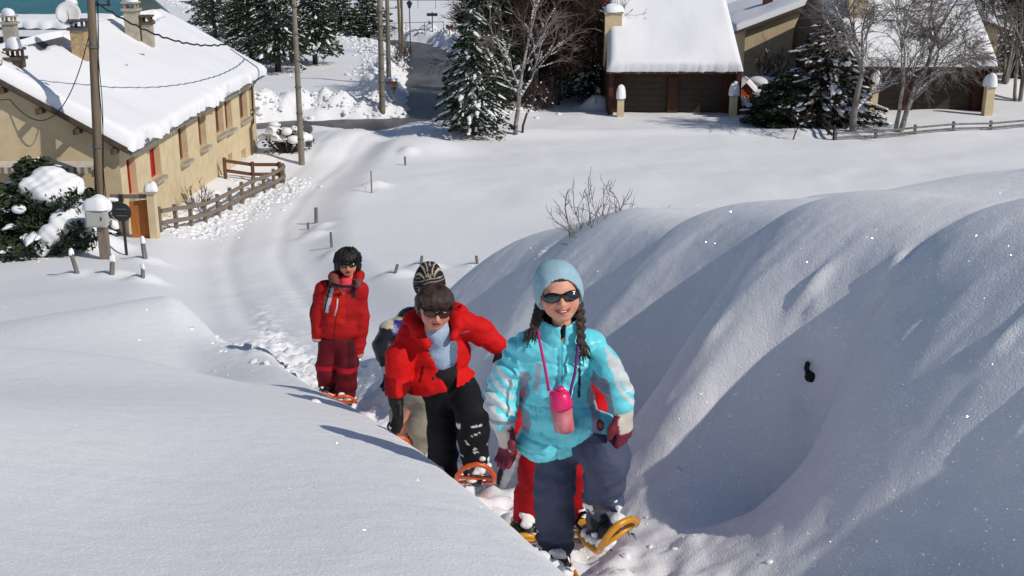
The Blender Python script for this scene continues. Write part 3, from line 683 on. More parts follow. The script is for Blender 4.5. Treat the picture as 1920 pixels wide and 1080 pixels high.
# little red shed
b = at(1392, 192, 71.8); t_ = thing('red_shed', 'small orange-red shed with snow on its roof right of the double garage', 'shed', (b[0], b[1], -.6))
mb = MB(); w, h = .85, 1.5
mb.box((0, 0, h/2), (w, 1.4, h)); mb.add([(-w/2, -.7, h), (w/2, -.7, h), (0, -.7, h+.45), (-w/2, .7, h), (w/2, .7, h), (0, .7, h+.45)], [(0, 1, 2), (5, 4, 3)]); mb.build('wall', 'shed_red', t_)
for s_ in (-1, 1):
    mb = MB(); mb.add([(0, -.85, h+.5), (s_*(w/2+.15), -.85, h-.1), (s_*(w/2+.15), .85, h-.1), (0, .85, h+.5), (0, -.85, h+.44), (s_*(w/2+.15), -.85, h-.16), (s_*(w/2+.15), .85, h-.16), (0, .85, h+.44)], [(0, 1, 2, 3), (4, 7, 6, 5), (0, 4, 5, 1), (1, 5, 6, 2), (2, 6, 7, 3)]); r_ = mb.build('roof', 'fascia', t_)
    mb = MB(); e_ = (s_*(w/2+.18), -.88 if s_ > 0 else .88, h-.1); snow_slab
    sm = snow_slab((s_*(w/2+.18), -.88, h-.1), (0, 1.76, 0), (-s_*(w/2+.18), 0, .62), .3, 12, 8, .2, .03, 4+s_); sm.build('roof_snow', 'roof_snow', r_, True)
mb = MB(); mb.box((0, -.715, .62), (.5, .03, 1.2)); mb.build('door', 'orange_wood', t_)

# ------------------------------------------------------------------ chalet behind, between the garages
def chalet(label, pxa, pxl, pxr, pya, pye, Y, depth, seed, wallm='stucco', windows=(), rake=.6):
    """gable end towards the camera: apex pixel, eave pixels"""
    A = at(pxa, pya, Y); Lp = at(pxl, pye, Y); Rp = at(pxr, pye, Y); zb = -1.
    t_ = thing('chalet', label, 'house', (A[0], Y, zb))
    inset = .75; zl = Lp[2]-.1; wl = MB(); q = (A[2]-Lp[2])/(A[0]-Lp[0])
    xl, xr = Lp[0]+inset, Rp[0]-inset
    wl.add([(xl, Y+.6, zb), (xr, Y+.6, zb), (xr, Y+.6, Rp[2]+q*inset-.15), (A[0], Y+.6, A[2]-.15), (xl, Y+.6, Lp[2]+q*inset-.15)], [(0, 1, 2, 3, 4)])
    wl.add([(xl, Y+.6, zb), (xl, Y+depth, zb), (xl, Y+depth, zl+.2), (xl, Y+.6, zl+.2)], [(3, 2, 1, 0)])
    wl.add([(xr, Y+.6, zb), (xr, Y+depth, zb), (xr, Y+depth, zl+.2), (xr, Y+.6, zl+.2)], [(0, 1, 2, 3)])
    P(wl, 'wall', wallm, t_)
    for sx, E in ((-1, Lp), (1, Rp)):
        mb = MB(); d = np.array((0, 0, .22)); l = np.array((0, depth, 0))
        mb.add([E, A, A+l, E+l, E-d, A-d, A+l-d, E+l-d], [(0, 3, 2, 1), (4, 5, 6, 7), (0, 1, 5, 4), (0, 4, 7, 3)]); r = P(mb, 'roof', 'fascia', t_)
        sm = snow_slab(E+(0, -.05, .01), (0, depth, 0), A-E, .42, 30, 24, .35, .08, seed+sx); P(sm, 'roof_snow', 'roof_snow', t_, r, True)
    for (px, py, w, h, mm) in windows:
        c = at(px, py, Y+.55); mb = MB(); mb.box(c, (w, .1, h)); f = P(mb, 'window', mm, t_); mb = MB(); mb.box(c-(0, .06, 0), (w*.72, .03, h*.8)); P(mb, 'pane', 'glass_dark', t_, f)
        for s_ in (-1, 1):
            mb = MB(); mb.box(c+(s_*w*.78, -.05, 0), (w*.5, .05, h)); P(mb, 'shutter', 'red_wood', t_, f)
    return t_
ch = chalet('tan chalet with snowy gable roof standing between the two garages', 1640, 1380, 1900, -40, 58, 80, 12, 21, 'stucco', ())
pk = at(1440, -4, 84); chimney(ch, pk[0], 84, .6, .6, pk[2], 'brown_wood', 'fascia', .3, pots=False, zb=4)
chalet('tan house with red shutters glimpsed between the dark firs', 1150, 985, 1330, -75, -30, 112, 12, 33, 'stucco', ((1085, 15, 1.0, 1.6, 'frame_tan'), (1150, 15, 1.0, 1.6, 'frame_tan'), (1080, 55, 1.0, 1.1, 'frame_tan')))
# ------------------------------------------------------------------ vegetation
mat('needles', (.016, .032, .016), .75, 0, 4, col2=(.045, .066, .03))
mat('needles_brown', (.035, .030, .018), .8, 0, 4, col2=(.07, .055, .03))
mat('bark_dark', (.05, .035, .025), .9, .25, 6, .6, 20)
mat('bark_grey', (.15, .13, .11), .9, 0, 4, .5, 20, col2=(.28, .26, .23), stretch=(1, 1, .4))
mat('bark_birch', (.10, .085, .07), .85, 0, 5, .5, 18, col2=(.42, .40, .37), stretch=(1, 1, 1.6))
mat('twig_brown', (.075, .045, .035), .9, .25, 5)
mat('twig_grey', (.22, .19, .165), .9, .25, 5)
snow_mat('tree_snow', grain=.3, gscale=14, bd=.03)
class Quads:
    def __init__(s): s.V = []; s.F = []; s.n = 0
    def blades(s, c, d, l, w, rng):
        """flat needle sprays: centres c (n,3), direction d (n,3)"""
        n = len(c); r = rng.normal(size=(n, 3)); sd = np.cross(d, r); sd /= np.linalg.norm(sd, axis=1)[:, None]+1e-9
        l = np.asarray(l).reshape(-1, 1); w = np.asarray(w).reshape(-1, 1)
        V = np.stack([c-sd*w*.5, c+d*l*.55-sd*w*.6, c+d*l, c+d*l*.5+sd*w*.6], 1)
        s.V.append(V.reshape(-1, 3)); s.F.append((np.arange(n)*4)[:, None]+np.arange(4)[None]+s.n); s.n += 4*n
    def sticks(s, seg):
        """three-sided twigs: rows of (p0, p1, r0, r1)"""
        g = np.array(seg); p0, p1, r0, r1 = g[:, :3], g[:, 3:6], g[:, 6:7], g[:, 7:8]; d = p1-p0; d /= np.linalg.norm(d, axis=1)[:, None]+1e-9
        a = np.cross(d, np.array([.31, .52, .79])); a /= np.linalg.norm(a, axis=1)[:, None]+1e-9; b = np.cross(d, a); V = []
        for p_, r_ in ((p0, r0), (p1, r1)):
            for k in range(3): V.append(p_+r_*(math.cos(k*2.0944)*a+math.sin(k*2.0944)*b))
        V = np.stack(V, 1); n = len(g); F = np.array([(0, 1, 4, 3), (1, 2, 5, 4), (2, 0, 3, 5)])
        s.V.append(V.reshape(-1, 3)); s.F.append(((np.arange(n)*6)[:, None, None]+F[None]).reshape(-1, 4)+s.n); s.n += 6*n
    def blobs(s, c, r, rng, flat=.55, seg=6, d=None, stretch=1., jit=.28):
        """lumps of snow: low-poly flattened balls with jitter, optionally stretched along d"""
        c = np.asarray(c, float); r = np.asarray(r, float); n = len(c)
        if not n: return
        lat = np.array([-.9, -.25, .45, 1.15]); U = np.zeros((n, 4, seg, 3)); a = 2*math.pi*np.arange(seg)/seg
        for i, la in enumerate(lat):
            aa = a+(.5*2*math.pi/seg if la > 0 else 0)
            U[:, i, :, 0] = np.cos(aa)*math.cos(la); U[:, i, :, 1] = np.sin(aa)*math.cos(la); U[:, i, :, 2] = math.sin(la)*flat
        U *= (1+rng.uniform(-jit, jit, (n, 4, seg)))[..., None]*r[:, None, None, None]
        if d is not None:
            d = np.asarray(d, float); d = np.broadcast_to(d, (n, 3)); e = np.stack([-d[:, 1], d[:, 0], 0*d[:, 0]], 1); e /= np.linalg.norm(e, axis=1)[:, None]+1e-9
            U = U[..., :1]*stretch*d[:, None, None]+U[..., 1:2]*e[:, None, None]+U[..., 2:]*np.array([0, 0, 1.])
        else:
            an = rng.uniform(0, 6.28, n); ca, sa = np.cos(an)[:, None, None], np.sin(an)[:, None, None]
            U = np.stack([U[..., 0]*ca*stretch-U[..., 1]*sa, U[..., 0]*sa*stretch+U[..., 1]*ca, U[..., 2]], -1)
        V = (c[:, None, None]+U).reshape(-1, 3); F = [(i*seg+j, i*seg+(j+1) % seg, (i+1)*seg+(j+1) % seg, (i+1)*seg+j) for i in range(3) for j in range(seg)]
        F += [(3*seg, 3*seg+1, 3*seg+2, 3*seg+3), (3*seg, 3*seg+3, 3*seg+4, 3*seg+5)]
        s.V.append(V); s.F.append(((np.arange(n)*4*seg)[:, None, None]+np.array(F)[None]).reshape(-1, 4)+s.n); s.n += len(V)
    def build(s, name, m, parent, smooth=False):
        if not s.V: return None
        return link(name, fast_mesh(name, np.concatenate(s.V), np.concatenate(s.F)), m, parent, smooth)
def conifer(name, label, base, h, r, seed, snow=.5, m='needles', trunk=True, z0=.08, droop=.35, dens=1., group=None, lean=0, shape=1.0, nbr=None, blade=.22):
    rng = np.random.RandomState(seed); t_ = thing(name, label, 'tree', tuple(base), 0, group)
    tb = MB(); tb.tube([(0, 0, -.5), (lean*.3, 0, h*.3), (lean*.7, 0, h*.7), (lean, 0, h*.98)], [r*.075+.04, r*.06+.03, r*.03+.02, .012], 7); tb.build('trunk', 'bark_dark', t_, True)
    Q = Quads(); S = Quads(); B = MB(); nb = nbr or int(26*h*dens/2)
    for i in range(nb):
        q = z0+(1-z0)*((i+.5)/nb)**1.0; z = q*h; az = i*2.39996+rng.uniform(-.4, .4)
        L = r*((1-q)**.8*(.45+.55*shape)+.10)*rng.uniform(.62, 1.18)
        if q < z0+.1: L *= .85
        d = np.array([math.cos(az), math.sin(az), 0.]); side = np.array([-d[1], d[0], 0])
        u = np.linspace(0, 1, 9)[:, None]
        up = rng.uniform(-.05, .3)*(q*1.2)
        ax = np.array([lean*q, 0, z])+d*L*u+np.array([0, 0, 1.])*(up*L*u-droop*L*u**2)
        B.tube(ax[::2], np.linspace(.03+.004*h*(1-q), .008, 5), 3, False)
        n = max(8, int(L*34*dens)); k = rng.rand(n)**.75; sg = rng.choice([-1, 1], n)
        c = np.stack([np.interp(k, u[:, 0], ax[:, j]) for j in range(3)], 1)
        spread = L*.42*np.sin(np.pi*np.clip(k*.85+.12, 0, 1))*rng.rand(n)
        c = c+side*(sg*spread)[:, None]+np.array([0, 0, 1.])*(rng.uniform(-.10, .06, n)-.25*spread)[:, None]
        dd = d*rng.uniform(.5, 1, n)[:, None]+side*(sg*rng.uniform(.2, .9, n))[:, None]+np.array([0, 0, 1.])*rng.uniform(-.55, .15, n)[:, None]
        dd /= np.linalg.norm(dd, axis=1)[:, None]
        Q.blades(c, dd, rng.uniform(.7, 1.5, n)*blade, rng.uniform(.35, .6, n)*blade, rng)
        m_ = rng.binomial(max(1, int(L*11)), snow*rng.uniform(.3, 1.))
        if m_:
            kk = np.sort(rng.rand(m_))*.8+.2; cc = np.stack([np.interp(kk, u[:, 0], ax[:, j]) for j in range(3)], 1)
            cc += side*(rng.uniform(-1, 1, m_)*L*.2)[:, None]; cc[:, 2] += .05
            S.blobs(cc, .035+.10*rng.rand(m_)**2*(.6+.3*L), rng, .45, 6, d+np.array([0, 0, up-droop*1.2]), rng.uniform(1.5, 3.2), .4)
    cr = Q.build('crown', m, t_); B.build('branches', 'bark_dark', t_)
    sn = S.build('snow', 'tree_snow', t_, True)
    if sn: tag(sn, kind='stuff')
    return t_
def bare_tree(name, label, base, h, seed, m='bark_grey', twigm='twig_grey', forks=3, r0=.12, spread=.5, depth=5, weep=.0, snow=0, group=None, lean=(0, 0), kids=(2, 4), first=.35, cat='tree', twig=.010, short=.72):
    rng = np.random.RandomState(seed); t_ = thing(name, label, cat, tuple(base), 0, group); B = MB(); T = Quads(); S = Quads(); SG = []
    def grow(p, d, L, r, lev):
        n = 5 if lev < 2 else 4 if lev < 4 else 3; pts = [p]; rr = [r]; dd = d.copy()
        for i in range(1, n):
            dd = dd+rng.normal(0, .10+.03*lev, 3); dd[2] += (.06 if lev < 3 else -weep); dd /= math.sqrt(dd.dot(dd)); pts.append(pts[-1]+dd*L/(n-1)); rr.append(r*(1-.42*i/(n-1)))
        if lev < 3: B.tube(pts, rr, 7 if lev == 0 else 5, lev < 2)
        else:
            for i in range(n-1): SG.append((*pts[i], *pts[i+1], rr[i], rr[i+1]))
        if snow and lev in (0, 1, 2, 3):
            for q in range(len(pts)-1):
                if abs(pts[q+1][2]-pts[q][2]) < L/(n-1)*.93 and rng.rand() < snow:
                    c = [pts[q]+(pts[q+1]-pts[q])*w_+np.array([0, 0, rr[q]*.9]) for w_ in (.1, .4, .7)]
                    S.blobs(c, [max(.045, rr[q]*1.3)]*3, rng, .6)
        if lev >= depth: return
        k = rng.randint(kids[0], kids[1]+1)+(lev >= 2)
        for j in range(k):
            q = rng.uniform(first if lev == 0 else .25, 1) if j else 1.
            pt = np.array(pts); i0 = min(int(q*(n-1)), n-2); fr = q*(n-1)-i0; pp = pt[i0]*(1-fr)+pt[i0+1]*fr
            rd = rng.normal(size=3); rd -= dd*rd.dot(dd); rd /= np.linalg.norm(rd); sp = spread*rng.uniform(.6, 1.3)*(1 if j else .45)
            nd = dd*math.cos(sp)+rd*math.sin(sp); grow(pp, nd/np.linalg.norm(nd), L*short*rng.uniform(.75, 1.15), max(twig, r*(.5 if j else .62)), lev+1)
    for j in range(forks):
        a = 2*math.pi*j/max(forks, 1)+rng.rand(); sp0 = (.14 if forks < 5 else rng.uniform(.2, .75))*(forks > 1); d = np.array([math.cos(a)*sp0+lean[0], math.sin(a)*sp0+lean[1], 1.]); d /= np.linalg.norm(d)
        grow(np.array([math.cos(a)*.08, math.sin(a)*.08, -.3])*(forks > 1)+np.array([0, 0, -.2]), d, h*.42, r0*(1 if j == 0 else .8), 0)
    B.build('trunk', m, t_, True)
    if SG: T.sticks(SG); T.build('crown', twigm, t_)
    sn = S.build('snow', 'tree_snow', t_, True)
    if sn: tag(sn, kind='stuff')
    return t_
def on(px, py): g = gpt(px, py); return (g[0], g[1], g[2]-.05)

G = 'dark firs behind the plowed road'
# snow-laden fir in the middle and its neighbours
conifer('fir_tree', 'snow-laden dark fir at the road corner, front of the tall dark firs', on(888, 252), 6.6, 2.3, 5, .75, droop=.42, dens=1.25, shape=.9, blade=.2)
conifer('fir_tree', 'tall dark fir rising behind the snow-laden roadside fir', (-1.6, 71, -.5), 10.5, 2.5, 6, .35, dens=1.1)
conifer('fir_tree', 'dark snowy fir just left of the double garage', (at(1108, 150, 76)[0], 76, -.5), 8.6, 2.5, 7, .55, dens=1.2)
conifer('fir_tree', 'dark fir behind the brown thicket, left of the garage fir', (at(1050, 150, 80)[0], 80, -.5), 9.8, 2.4, 8, .5, dens=1.1)
# conifers at the top left
conifer('fir_tree', 'broad dark fir beside the pole, right of the farmhouse roof', (at(520, 105, 92)[0], 92, -.5), 10, 3.0, 9, .28, dens=1.2, z0=.12)
conifer('fir_tree', 'dark fir at the right end of the fir row past the tall pole', (at(590, 92, 97)[0], 97, -.5), 8.5, 2.6, 10, .35, dens=1.2, z0=.15)
conifer('fir_tree', 'dark fir at the far end of the bare road, top left', (at(470, 90, 99)[0], 99, -.5), 9.5, 2.6, 16, .22, dens=1.1, z0=.12)
conifer('pine_tree', 'low spreading pine at the far road bend, left one', (at(640, 60, 124)[0], 124, -.5), 4.2, 2.9, 11, .35, dens=1.3, shape=1.6, z0=.1, droop=.1)
conifer('pine_tree', 'low spreading pine at the far road bend, right one', (at(690, 58, 126)[0], 126, -.5), 4.2, 2.7, 12, .3, dens=1.3, shape=1.6, z0=.1, droop=.1)
for k, (px, py, Y, hh) in enumerate(((400, 25, 118, 8), (445, 22, 124, 9), (385, 8, 140, 9))):
    conifer('fir_tree', ['dark fir left of the far road near the top edge', 'dark fir in the middle of the topmost group', 'farthest dark fir at the top edge above the farmhouse'][k], (at(px, py, Y)[0], Y, -.5), hh, 2.4, 40+k, .25, dens=.9)
# brown leafless thicket of fine twigs
tl = ['brown leafless tree of dense fine twigs left of the firs', 'brown leafless tree of dense fine twigs in the middle thicket', 'brown leafless tree of dense fine twigs nearest the garage']
for k, (px, Y, hh) in enumerate(((965, 74, 9), (1005, 76, 9.5), (1040, 74, 8))):
    bare_tree('leafless_tree', tl[k], (at(px, 150, Y)[0], Y, -.6), hh, 60+k, 'bark_dark', 'twig_brown', 4, .11, .48, 5, .0, 0, 'brown leafless thicket', kids=(4, 5), first=.12, twig=.016)
bare_tree('birch_tree', 'slim pale birch with a fork beside the snowy fir', on(966, 252), 8.2, 71, 'bark_birch', 'twig_grey', 1, .14, .5, 5, .05, .5, None, (-.06, 0), first=.4)
bare_tree('young_tree', 'thin bare trunk next to the slim pale birch', on(979, 250), 6.2, 73, 'bark_dark', 'twig_brown', 1, .07, .45, 4, .05, .2, None, (-.02, 0), first=.45)
# trees before the right garage
bare_tree('birch_tree', 'bare birch with several white-barked stems before the right garage', on(1684, 246), 8.2, 81, 'bark_birch', 'twig_grey', 3, .17, .36, 6, .12, .4, None, first=.3, kids=(2, 4), twig=.010)
bare_tree('snowy_tree', 'bare forked tree with snow along its thick limbs', on(1600, 248), 8.6, 92, 'bark_grey', 'twig_grey', 1, .22, .62, 5, .03, .9, None, (-.02, 0), first=.3, kids=(3, 4))
conifer('yew_tree', 'bushy dark conifer with snow streaks behind the forked snowy tree', (at(1545, 215, 67)[0], 67, -.5), 6.2, 2.9, 13, .95, 'needles_brown', dens=1.5, shape=1.5, droop=.25, z0=.02)
conifer('yew_shrub', 'dense round dark evergreen bush by the corner of the diagonal fence', (at(1475, 205, 66.5)[0], 66.5, -.5), 3.0, 1.9, 14, .12, dens=2.4, shape=2.4, droop=.1, z0=.02)
bare_tree('sapling', 'tiny leafless sapling in the snow before the dark evergreen bush', on(1487, 262), 1.9, 95, 'bark_dark', 'twig_brown', 1, .05, .5, 4, 0, .2, first=.3, twig=.012)
for k, (px, Y, hh) in enumerate(((1880, 78, 10), (1915, 76, 10.5), (1850, 84, 10))):
    bare_tree('leafless_tree', ['grey leafless tree behind the right garage corner', 'grey leafless tree at the right edge of the picture', 'grey leafless tree rising over the right end of the roof'][k], (at(px, 150, Y)[0], Y, -.6), hh, 100+k, 'bark_grey', 'twig_brown', 3, .16, .42, 5, .0, .2, 'leafless trees at the right edge', kids=(2, 4), first=.15, twig=.014)
for k, (px, Y, hh) in enumerate(((1895, 88, 10), (1945, 84, 9))):
    conifer('fir_tree', ['dark fir behind the leafless trees at the right edge', 'dark fir cut by the right edge of the picture'][k], (at(px, 150, Y)[0], Y, -.6), hh, 2.3, 120+k, .2, dens=1.)
bare_tree('leafless_shrub', 'small leafless shrub against the tan chalet wall', (at(1440, 110, 76)[0], 76, -.5), 4.2, 131, 'bark_dark', 'twig_brown', 4, .05, .5, 4, 0, .1, first=.1, twig=.012, cat='shrub')
bare_tree('weeping_shrub', 'low leafless shrub with drooping twigs beside the slim birch', on(1010, 205), 2.4, 133, 'bark_dark', 'twig_brown', 5, .03, .7, 5, .1, .1, first=.1, twig=.009, cat='shrub')
bare_tree('road_shrub', 'leafless hedge shrub by the poles at the road edge', on(752, 128), 2.2, 134, 'bark_dark', 'twig_brown', 5, .03, .6, 4, 0, .1, first=.1, twig=.012, cat='shrub')
# bush twigs over the crest of the right bank
for k, (px, Yb, hh, fk, lb) in enumerate(((1122, 11.8, .95, 9, 'fan of bare twigs sticking out of the snow crest'), (1238, 12.2, .5, 4, 'small sprig of bare twigs right of the larger twig fan'))):
    cy = next(q for q in range(330, 520, 2) if gpt(px, q)[1] < 20); b_ = gpt(px, cy+5)
    bare_tree('twig_bush', lb, tuple(b_), hh, 142+k, 'twig_grey', 'twig_grey', fk, .012 if k == 0 else .008, .5, 3, -.03, 0, 'bare twigs on the snow crest', kids=(2, 3), first=.3, cat='bush', twig=.0035, short=.66)
# snow-laden evergreen bush in front of the farmhouse
def snow_bush():
    b = at(88, 470, 34.8); b[2] = HZ(b[0], b[1])-.1
    t_ = conifer('evergreen_bush', 'dark evergreen bush heaped with thick snow in front of the farmhouse', tuple(b), 2.9, 1.75, 15, .3, dens=2.2, shape=2.3, droop=.15, z0=.22, blade=.2)
    s_ = SDF(); o = np.array(b); w = lambda px, py, dy=0: tuple(at(px, py, 34.8+dy)-o)
    for (px, py, rx, rz, dy) in ((95, 338, .55, .45, -.5), (70, 352, .55, .36, -.7), (125, 350, .5, .38, -.6), (98, 362, .75, .34, -.9), (150, 392, .55, .34, -1.1), (185, 385, .38, .3, -.4), (128, 410, .32, .34, -1.5), (165, 425, .3, .36, -1.5), (108, 425, .26, .4, -1.7), (88, 445, .26, .36, -1.75), (78, 468, .2, .2, -1.75), (36, 392, .2, .12, -1.5), (210, 420, .2, .5, .8)):
        s_.ell(w(px, py, dy), (rx, rx*.8, rz), None, .18)
    s_.post = lambda X: .03*np.sin(X[..., 0]*6+X[..., 2]*5)*np.sin(X[..., 1]*6+1)+.02*np.sin(X[..., 0]*15+1)*np.sin(X[..., 2]*13+X[..., 1]*9)
    s_.build('snow_load', 'tree_snow', t_, .05)
    rng = np.random.RandomState(4); Q = Quads()
    for (px, py, dy) in ((75, 395, -1.5), (118, 385, -1.6), (150, 425, -1.85), (60, 375, -1.3), (140, 372, -1.4), (130, 455, -1.9), (55, 425, -1.6), (170, 455, -1.8)):
        c = np.array(w(px, py, dy))+rng.normal(0, .13, (90, 3)); d = rng.normal(0, .5, (90, 3))+np.array([0, -.5, .5]); d /= np.linalg.norm(d, axis=1)[:, None]
        Q.blades(c, d, rng.uniform(.12, .28, 90), rng.uniform(.04, .08, 90), rng)
    tag(Q.build('sprigs', 'needles', t_), kind='stuff')
    return t_
snow_bush()
# ------------------------------------------------------------------ poles, fences, signs
def pole(label, base, top, r0, r1, m, fittings=(), name='utility_pole', bands=0):
    b = np.array(base, float); t = np.array(top, float)-b
    t_ = thing(name, label, 'pole', tuple(b), group='utility poles')
    mb = MB(); mb.tube([t*q for q in (-.06, 0, .33, .66, 1)], [r0*1.02, r0, r0*.66+r1*.34, r0*.33+r1*.67, r1], 10); mb.build('shaft', m, t_, True)
    for q in range(bands):
        c = t*((q+1)/(bands+1)); mb = MB(); mb.tube([c-t*.003, c+t*.003], [r0*1.12]*2, 10); mb.build('band', 'zinc', t_)
    for (q, side) in fittings:
        mb = MB(); c = t*q; mb.box(c+np.array([side*r0*2.2, 0, 0]), (r0*3, .05, .05)); mb.build('bracket', 'dark_metal', t_)
        mb = MB(); mb.tube([c+np.array([side*r0*3.4, 0, 0]), c+np.array([side*r0*3.4, 0, .14])], [.04, .055], 8); mb.build('insulator', 'dark_metal', t_)
    return t_
def up_at(px0, py0, px1, py1):
    """base on the snow at the first pixel, axis passing the second pixel, same distance"""
    b = gpt(px0, py0); return b, at(px1, py1, b[1])
LPY = 36.2
lb = at(191, 452, LPY); lb[2] = HZ(lb[0], LPY); lt = at(166, -110, LPY)
pole('tall wooden utility pole with cables in front of the farmhouse gable', lb, lt, .155, .115, 'pole_wood', ((.80, 1), (.83, -1)), bands=2)
# cables running down the left pole
for k, (dx, ph) in enumerate(((.19, 0), (.17, 1.4))):
    u = np.linspace(0, .84, 40); q = lb+(lt-lb)*u[:, None]; q[:, 0] += dx+.03*np.sin(u*17+ph); q[:, 1] -= .05
    mb = MB(); mb.tube(q-lb, .014, 5); o = mb.build('down_cable', 'cable', bpy.data.objects['utility_pole'])
b2, t2 = up_at(566, 309, 549, -40); pole('tall grey pole on the snowy lane beyond the farmhouse corner', b2, t2, .15, .10, 'pole_cement', (), bands=6)
b3, t3 = up_at(717, 205, 710, -60); pole('thick cement pole standing in the plowed snow heap', b3, t3, .19, .13, 'pole_cement', (), bands=9)
b4, t4 = up_at(729, 141, 725, -40); pole('cement pole right behind the thick one at the road edge', b4, t4, .18, .13, 'pole_cement', ((.7, 1),))
b5, t5 = up_at(751, 108, 745, -40); pole('slim far pole, left of a close pair near the lamp post', b5, t5, .14, .10, 'pole_wood')
b6, t6 = up_at(755, 105, 752, -40); pole('slim far pole, right of a close pair near the lamp post', b6, t6, .13, .10, 'pole_wood')
def wire(label, a, b, sag, r, n=30, twist=0):
    a = np.array(a); b = np.array(b); u = np.linspace(0, 1, n); q = a+(b-a)*u[:, None]; q[:, 2] -= sag*4*u*(1-u)
    if twist: q[:, 2] += .03*np.sin(u*twist); q[:, 0] += .02*np.cos(u*twist)
    mb = MB(); mb.tube(q-a, r, 5); o = mb.build('overhead_cable', 'cable'); o.location = tuple(a); tag(o, label, 'cable', 'overhead cables'); return o
wire('thick twisted cable sagging across the farmhouse roof between two poles', at(180, 5, LPY), at(552, 8, b2[1]), 1.55, .032, 60, 150)
wl0 = at(18, 186, HY0-.1); wire('thin cable hanging from the pole to the farmhouse gable', at(168, 62, LPY), wl0, 1.5, .016)
wire('thin cable leaving the gable towards the left edge', wl0, at(-60, 182, 33), .05, .014)
# lamp post
b = gpt(770, 106); t_ = thing('lamp_post', 'slim black street lamp with lantern at the road bend', 'street lamp', tuple(b)); hh = at(768, 8, b[1])[2]-b[2]
mb = MB(); mb.tube([(0, 0, -.3), (0, 0, .8), (0, 0, hh)], [.09, .055, .045], 8); mb.build('post', 'dark_metal', t_, True)
mb = MB(); mb.tube([(0, 0, hh-.35), (0, 0, hh+.05), (0, 0, hh+.1), (0, 0, hh+.36)], [.10, .24, .30, .02], 8); mb.build('lantern', 'dark_metal', t_)
mb = MB(); mb.tube([(0, 0, hh+.33), (0, 0, hh+.48)], [.035, .03], 6); mb.build('finial', 'dark_metal', t_)
# signs
def plank_sign(label, px, py0, py1, boards, m='sign_brown', postw=.11):
    b = gpt(px, py0); t_ = thing('wooden_sign', label, 'sign', tuple(b), group='wooden signs')
    h = at(px, py1, b[1])[2]-b[2]; mb = MB(); mb.box((0, 0, h/2-.15), (postw, postw, h+.3)); mb.build('post', 'weathered_wood', t_)
    for (dz, w, hb, off, arrow) in boards:
        mb = MB(); x0, x1 = off-w/2, off+w/2; z = h+dz; e = hb/2
        pts = [(x0, -e), (x1, -e), (x1+(.12 if arrow > 0 else 0), 0), (x1, e), (x0, e), (x0-(.12 if arrow < 0 else 0), 0)]
        mb.add([(x, -.09, z+q) for x, q in pts]+[(x, -.05-.01, z+q) for x, q in pts], [(0, 1, 2, 3, 4, 5), (11, 10, 9, 8, 7, 6)]+[(i, i+6, (i+1) % 6+6, (i+1) % 6) for i in range(6)]); mb.build('board', m, t_)
    mb = MB(); snow_cap(mb, (0, 0, h+.02), .14, .12, .12, px); mb.build('snow_cap', 'roof_snow', t_, True)
plank_sign('dark wooden arrow sign in the snow heap beside the cement poles', 739, 196, 152, ((-.12, .62, .22, -.05, -1), (-.42, .3, .2, .0, 0)))
plank_sign('reddish wooden sign on the field edge under the far firs', 637, 104, 84, ((-.1, .5, .24, 0, 1), (-.4, .45, .2, 0, 0)))
plank_sign('brown box-shaped sign at the far right of the road bend', 843, 66, 48, ((-.1, .7, .4, 0, 0),))
b = gpt(811, 60); t_ = thing('cross_sign', 'dark T-shaped signpost far beyond the lamp', 'sign', tuple(b)); h = at(811, 22, b[1])[2]-b[2]
mb = MB(); mb.box((0, 0, h/2), (.1, .1, h)); mb.build('post', 'dark_metal', t_); mb = MB(); mb.box((0, -.08, h-.28), (1.1, .05, .3)); mb.build('board', 'sign_back', t_)
# far railings
def railing(label, pts, h, n, r=.035, rails=(1.,), m='dark_metal', grp='far railings'):
    a, b = (np.array(q, float) for q in pts); t_ = thing('railing', label, 'railing', tuple(a), group=grp); d = b-a
    for q in rails: mb = MB(); mb.tube([(0, 0, h*q), d*.5+np.array((0, 0, h*q)), d+np.array((0, 0, h*q))], r, 6); mb.build('rail', m, t_)
    for k in range(n): mb = MB(); c = d*k/(n-1); mb.tube([c+np.array((0, 0, -.3)), c+np.array((0, 0, h))], r, 6); mb.build('post', m, t_)
railing('far metal railing along the top edge above the poles', (gpt(585, 16), gpt(850, 16)), 1.1, 9)
railing('farther low railing by the T-shaped signpost', (gpt(728, 62), gpt(832, 60)), 1.0, 4, .03)
# traffic signs seen from behind
def round_sign(label, base, h, r, px_off=0, extra=False, postr=.03, m='sign_back'):
    t_ = thing('round_sign', label, 'road sign', tuple(base)); mb = MB(); mb.tube([(0, .06, -.4), (0, .06, h+r*.95)], postr, 8); mb.build('post', 'dark_metal', t_)
    n = 28; V = [(r*math.cos(2*math.pi*k/n), y, h+r*math.sin(2*math.pi*k/n)) for y in (-.012, .012) for k in range(n)]
    mb = MB(); mb.add(V, [tuple(range(n)), tuple(range(2*n-1, n-1, -1))]+[(k, n+k, n+(k+1) % n, (k+1) % n) for k in range(n)]); mb.build('disc', m, t_)
    mb = MB(); mb.box((0, -.03, h+r*.35), (r*1.1, .02, .03)); mb.build('bracket', 'zinc', t_); mb = MB(); mb.box((0, -.03, h-r*.35), (r*1.1, .02, .03)); mb.build('bracket', 'zinc', t_)
    if extra: mb = MB(); mb.box((0, 0, h-r-.35), (r*1.3, .02, .6)); mb.build('plate', m, t_)
    return t_
rb = at(236, 476, 33.4); rb[2] = HZ(rb[0], 33.4); round_sign('black round back of a road sign on a dark post by the wooden gate', rb, at(234, 398, 33.4)[2]-rb[2], .28, postr=.045)
rt = bpy.data.objects['round_sign']; mb = MB(); hq = at(229, 372, 33.4)[2]-rb[2]; mb.box((0, .05, hq), (.13, .08, .22)); mb.build('post_head', 'dark_metal', rt)
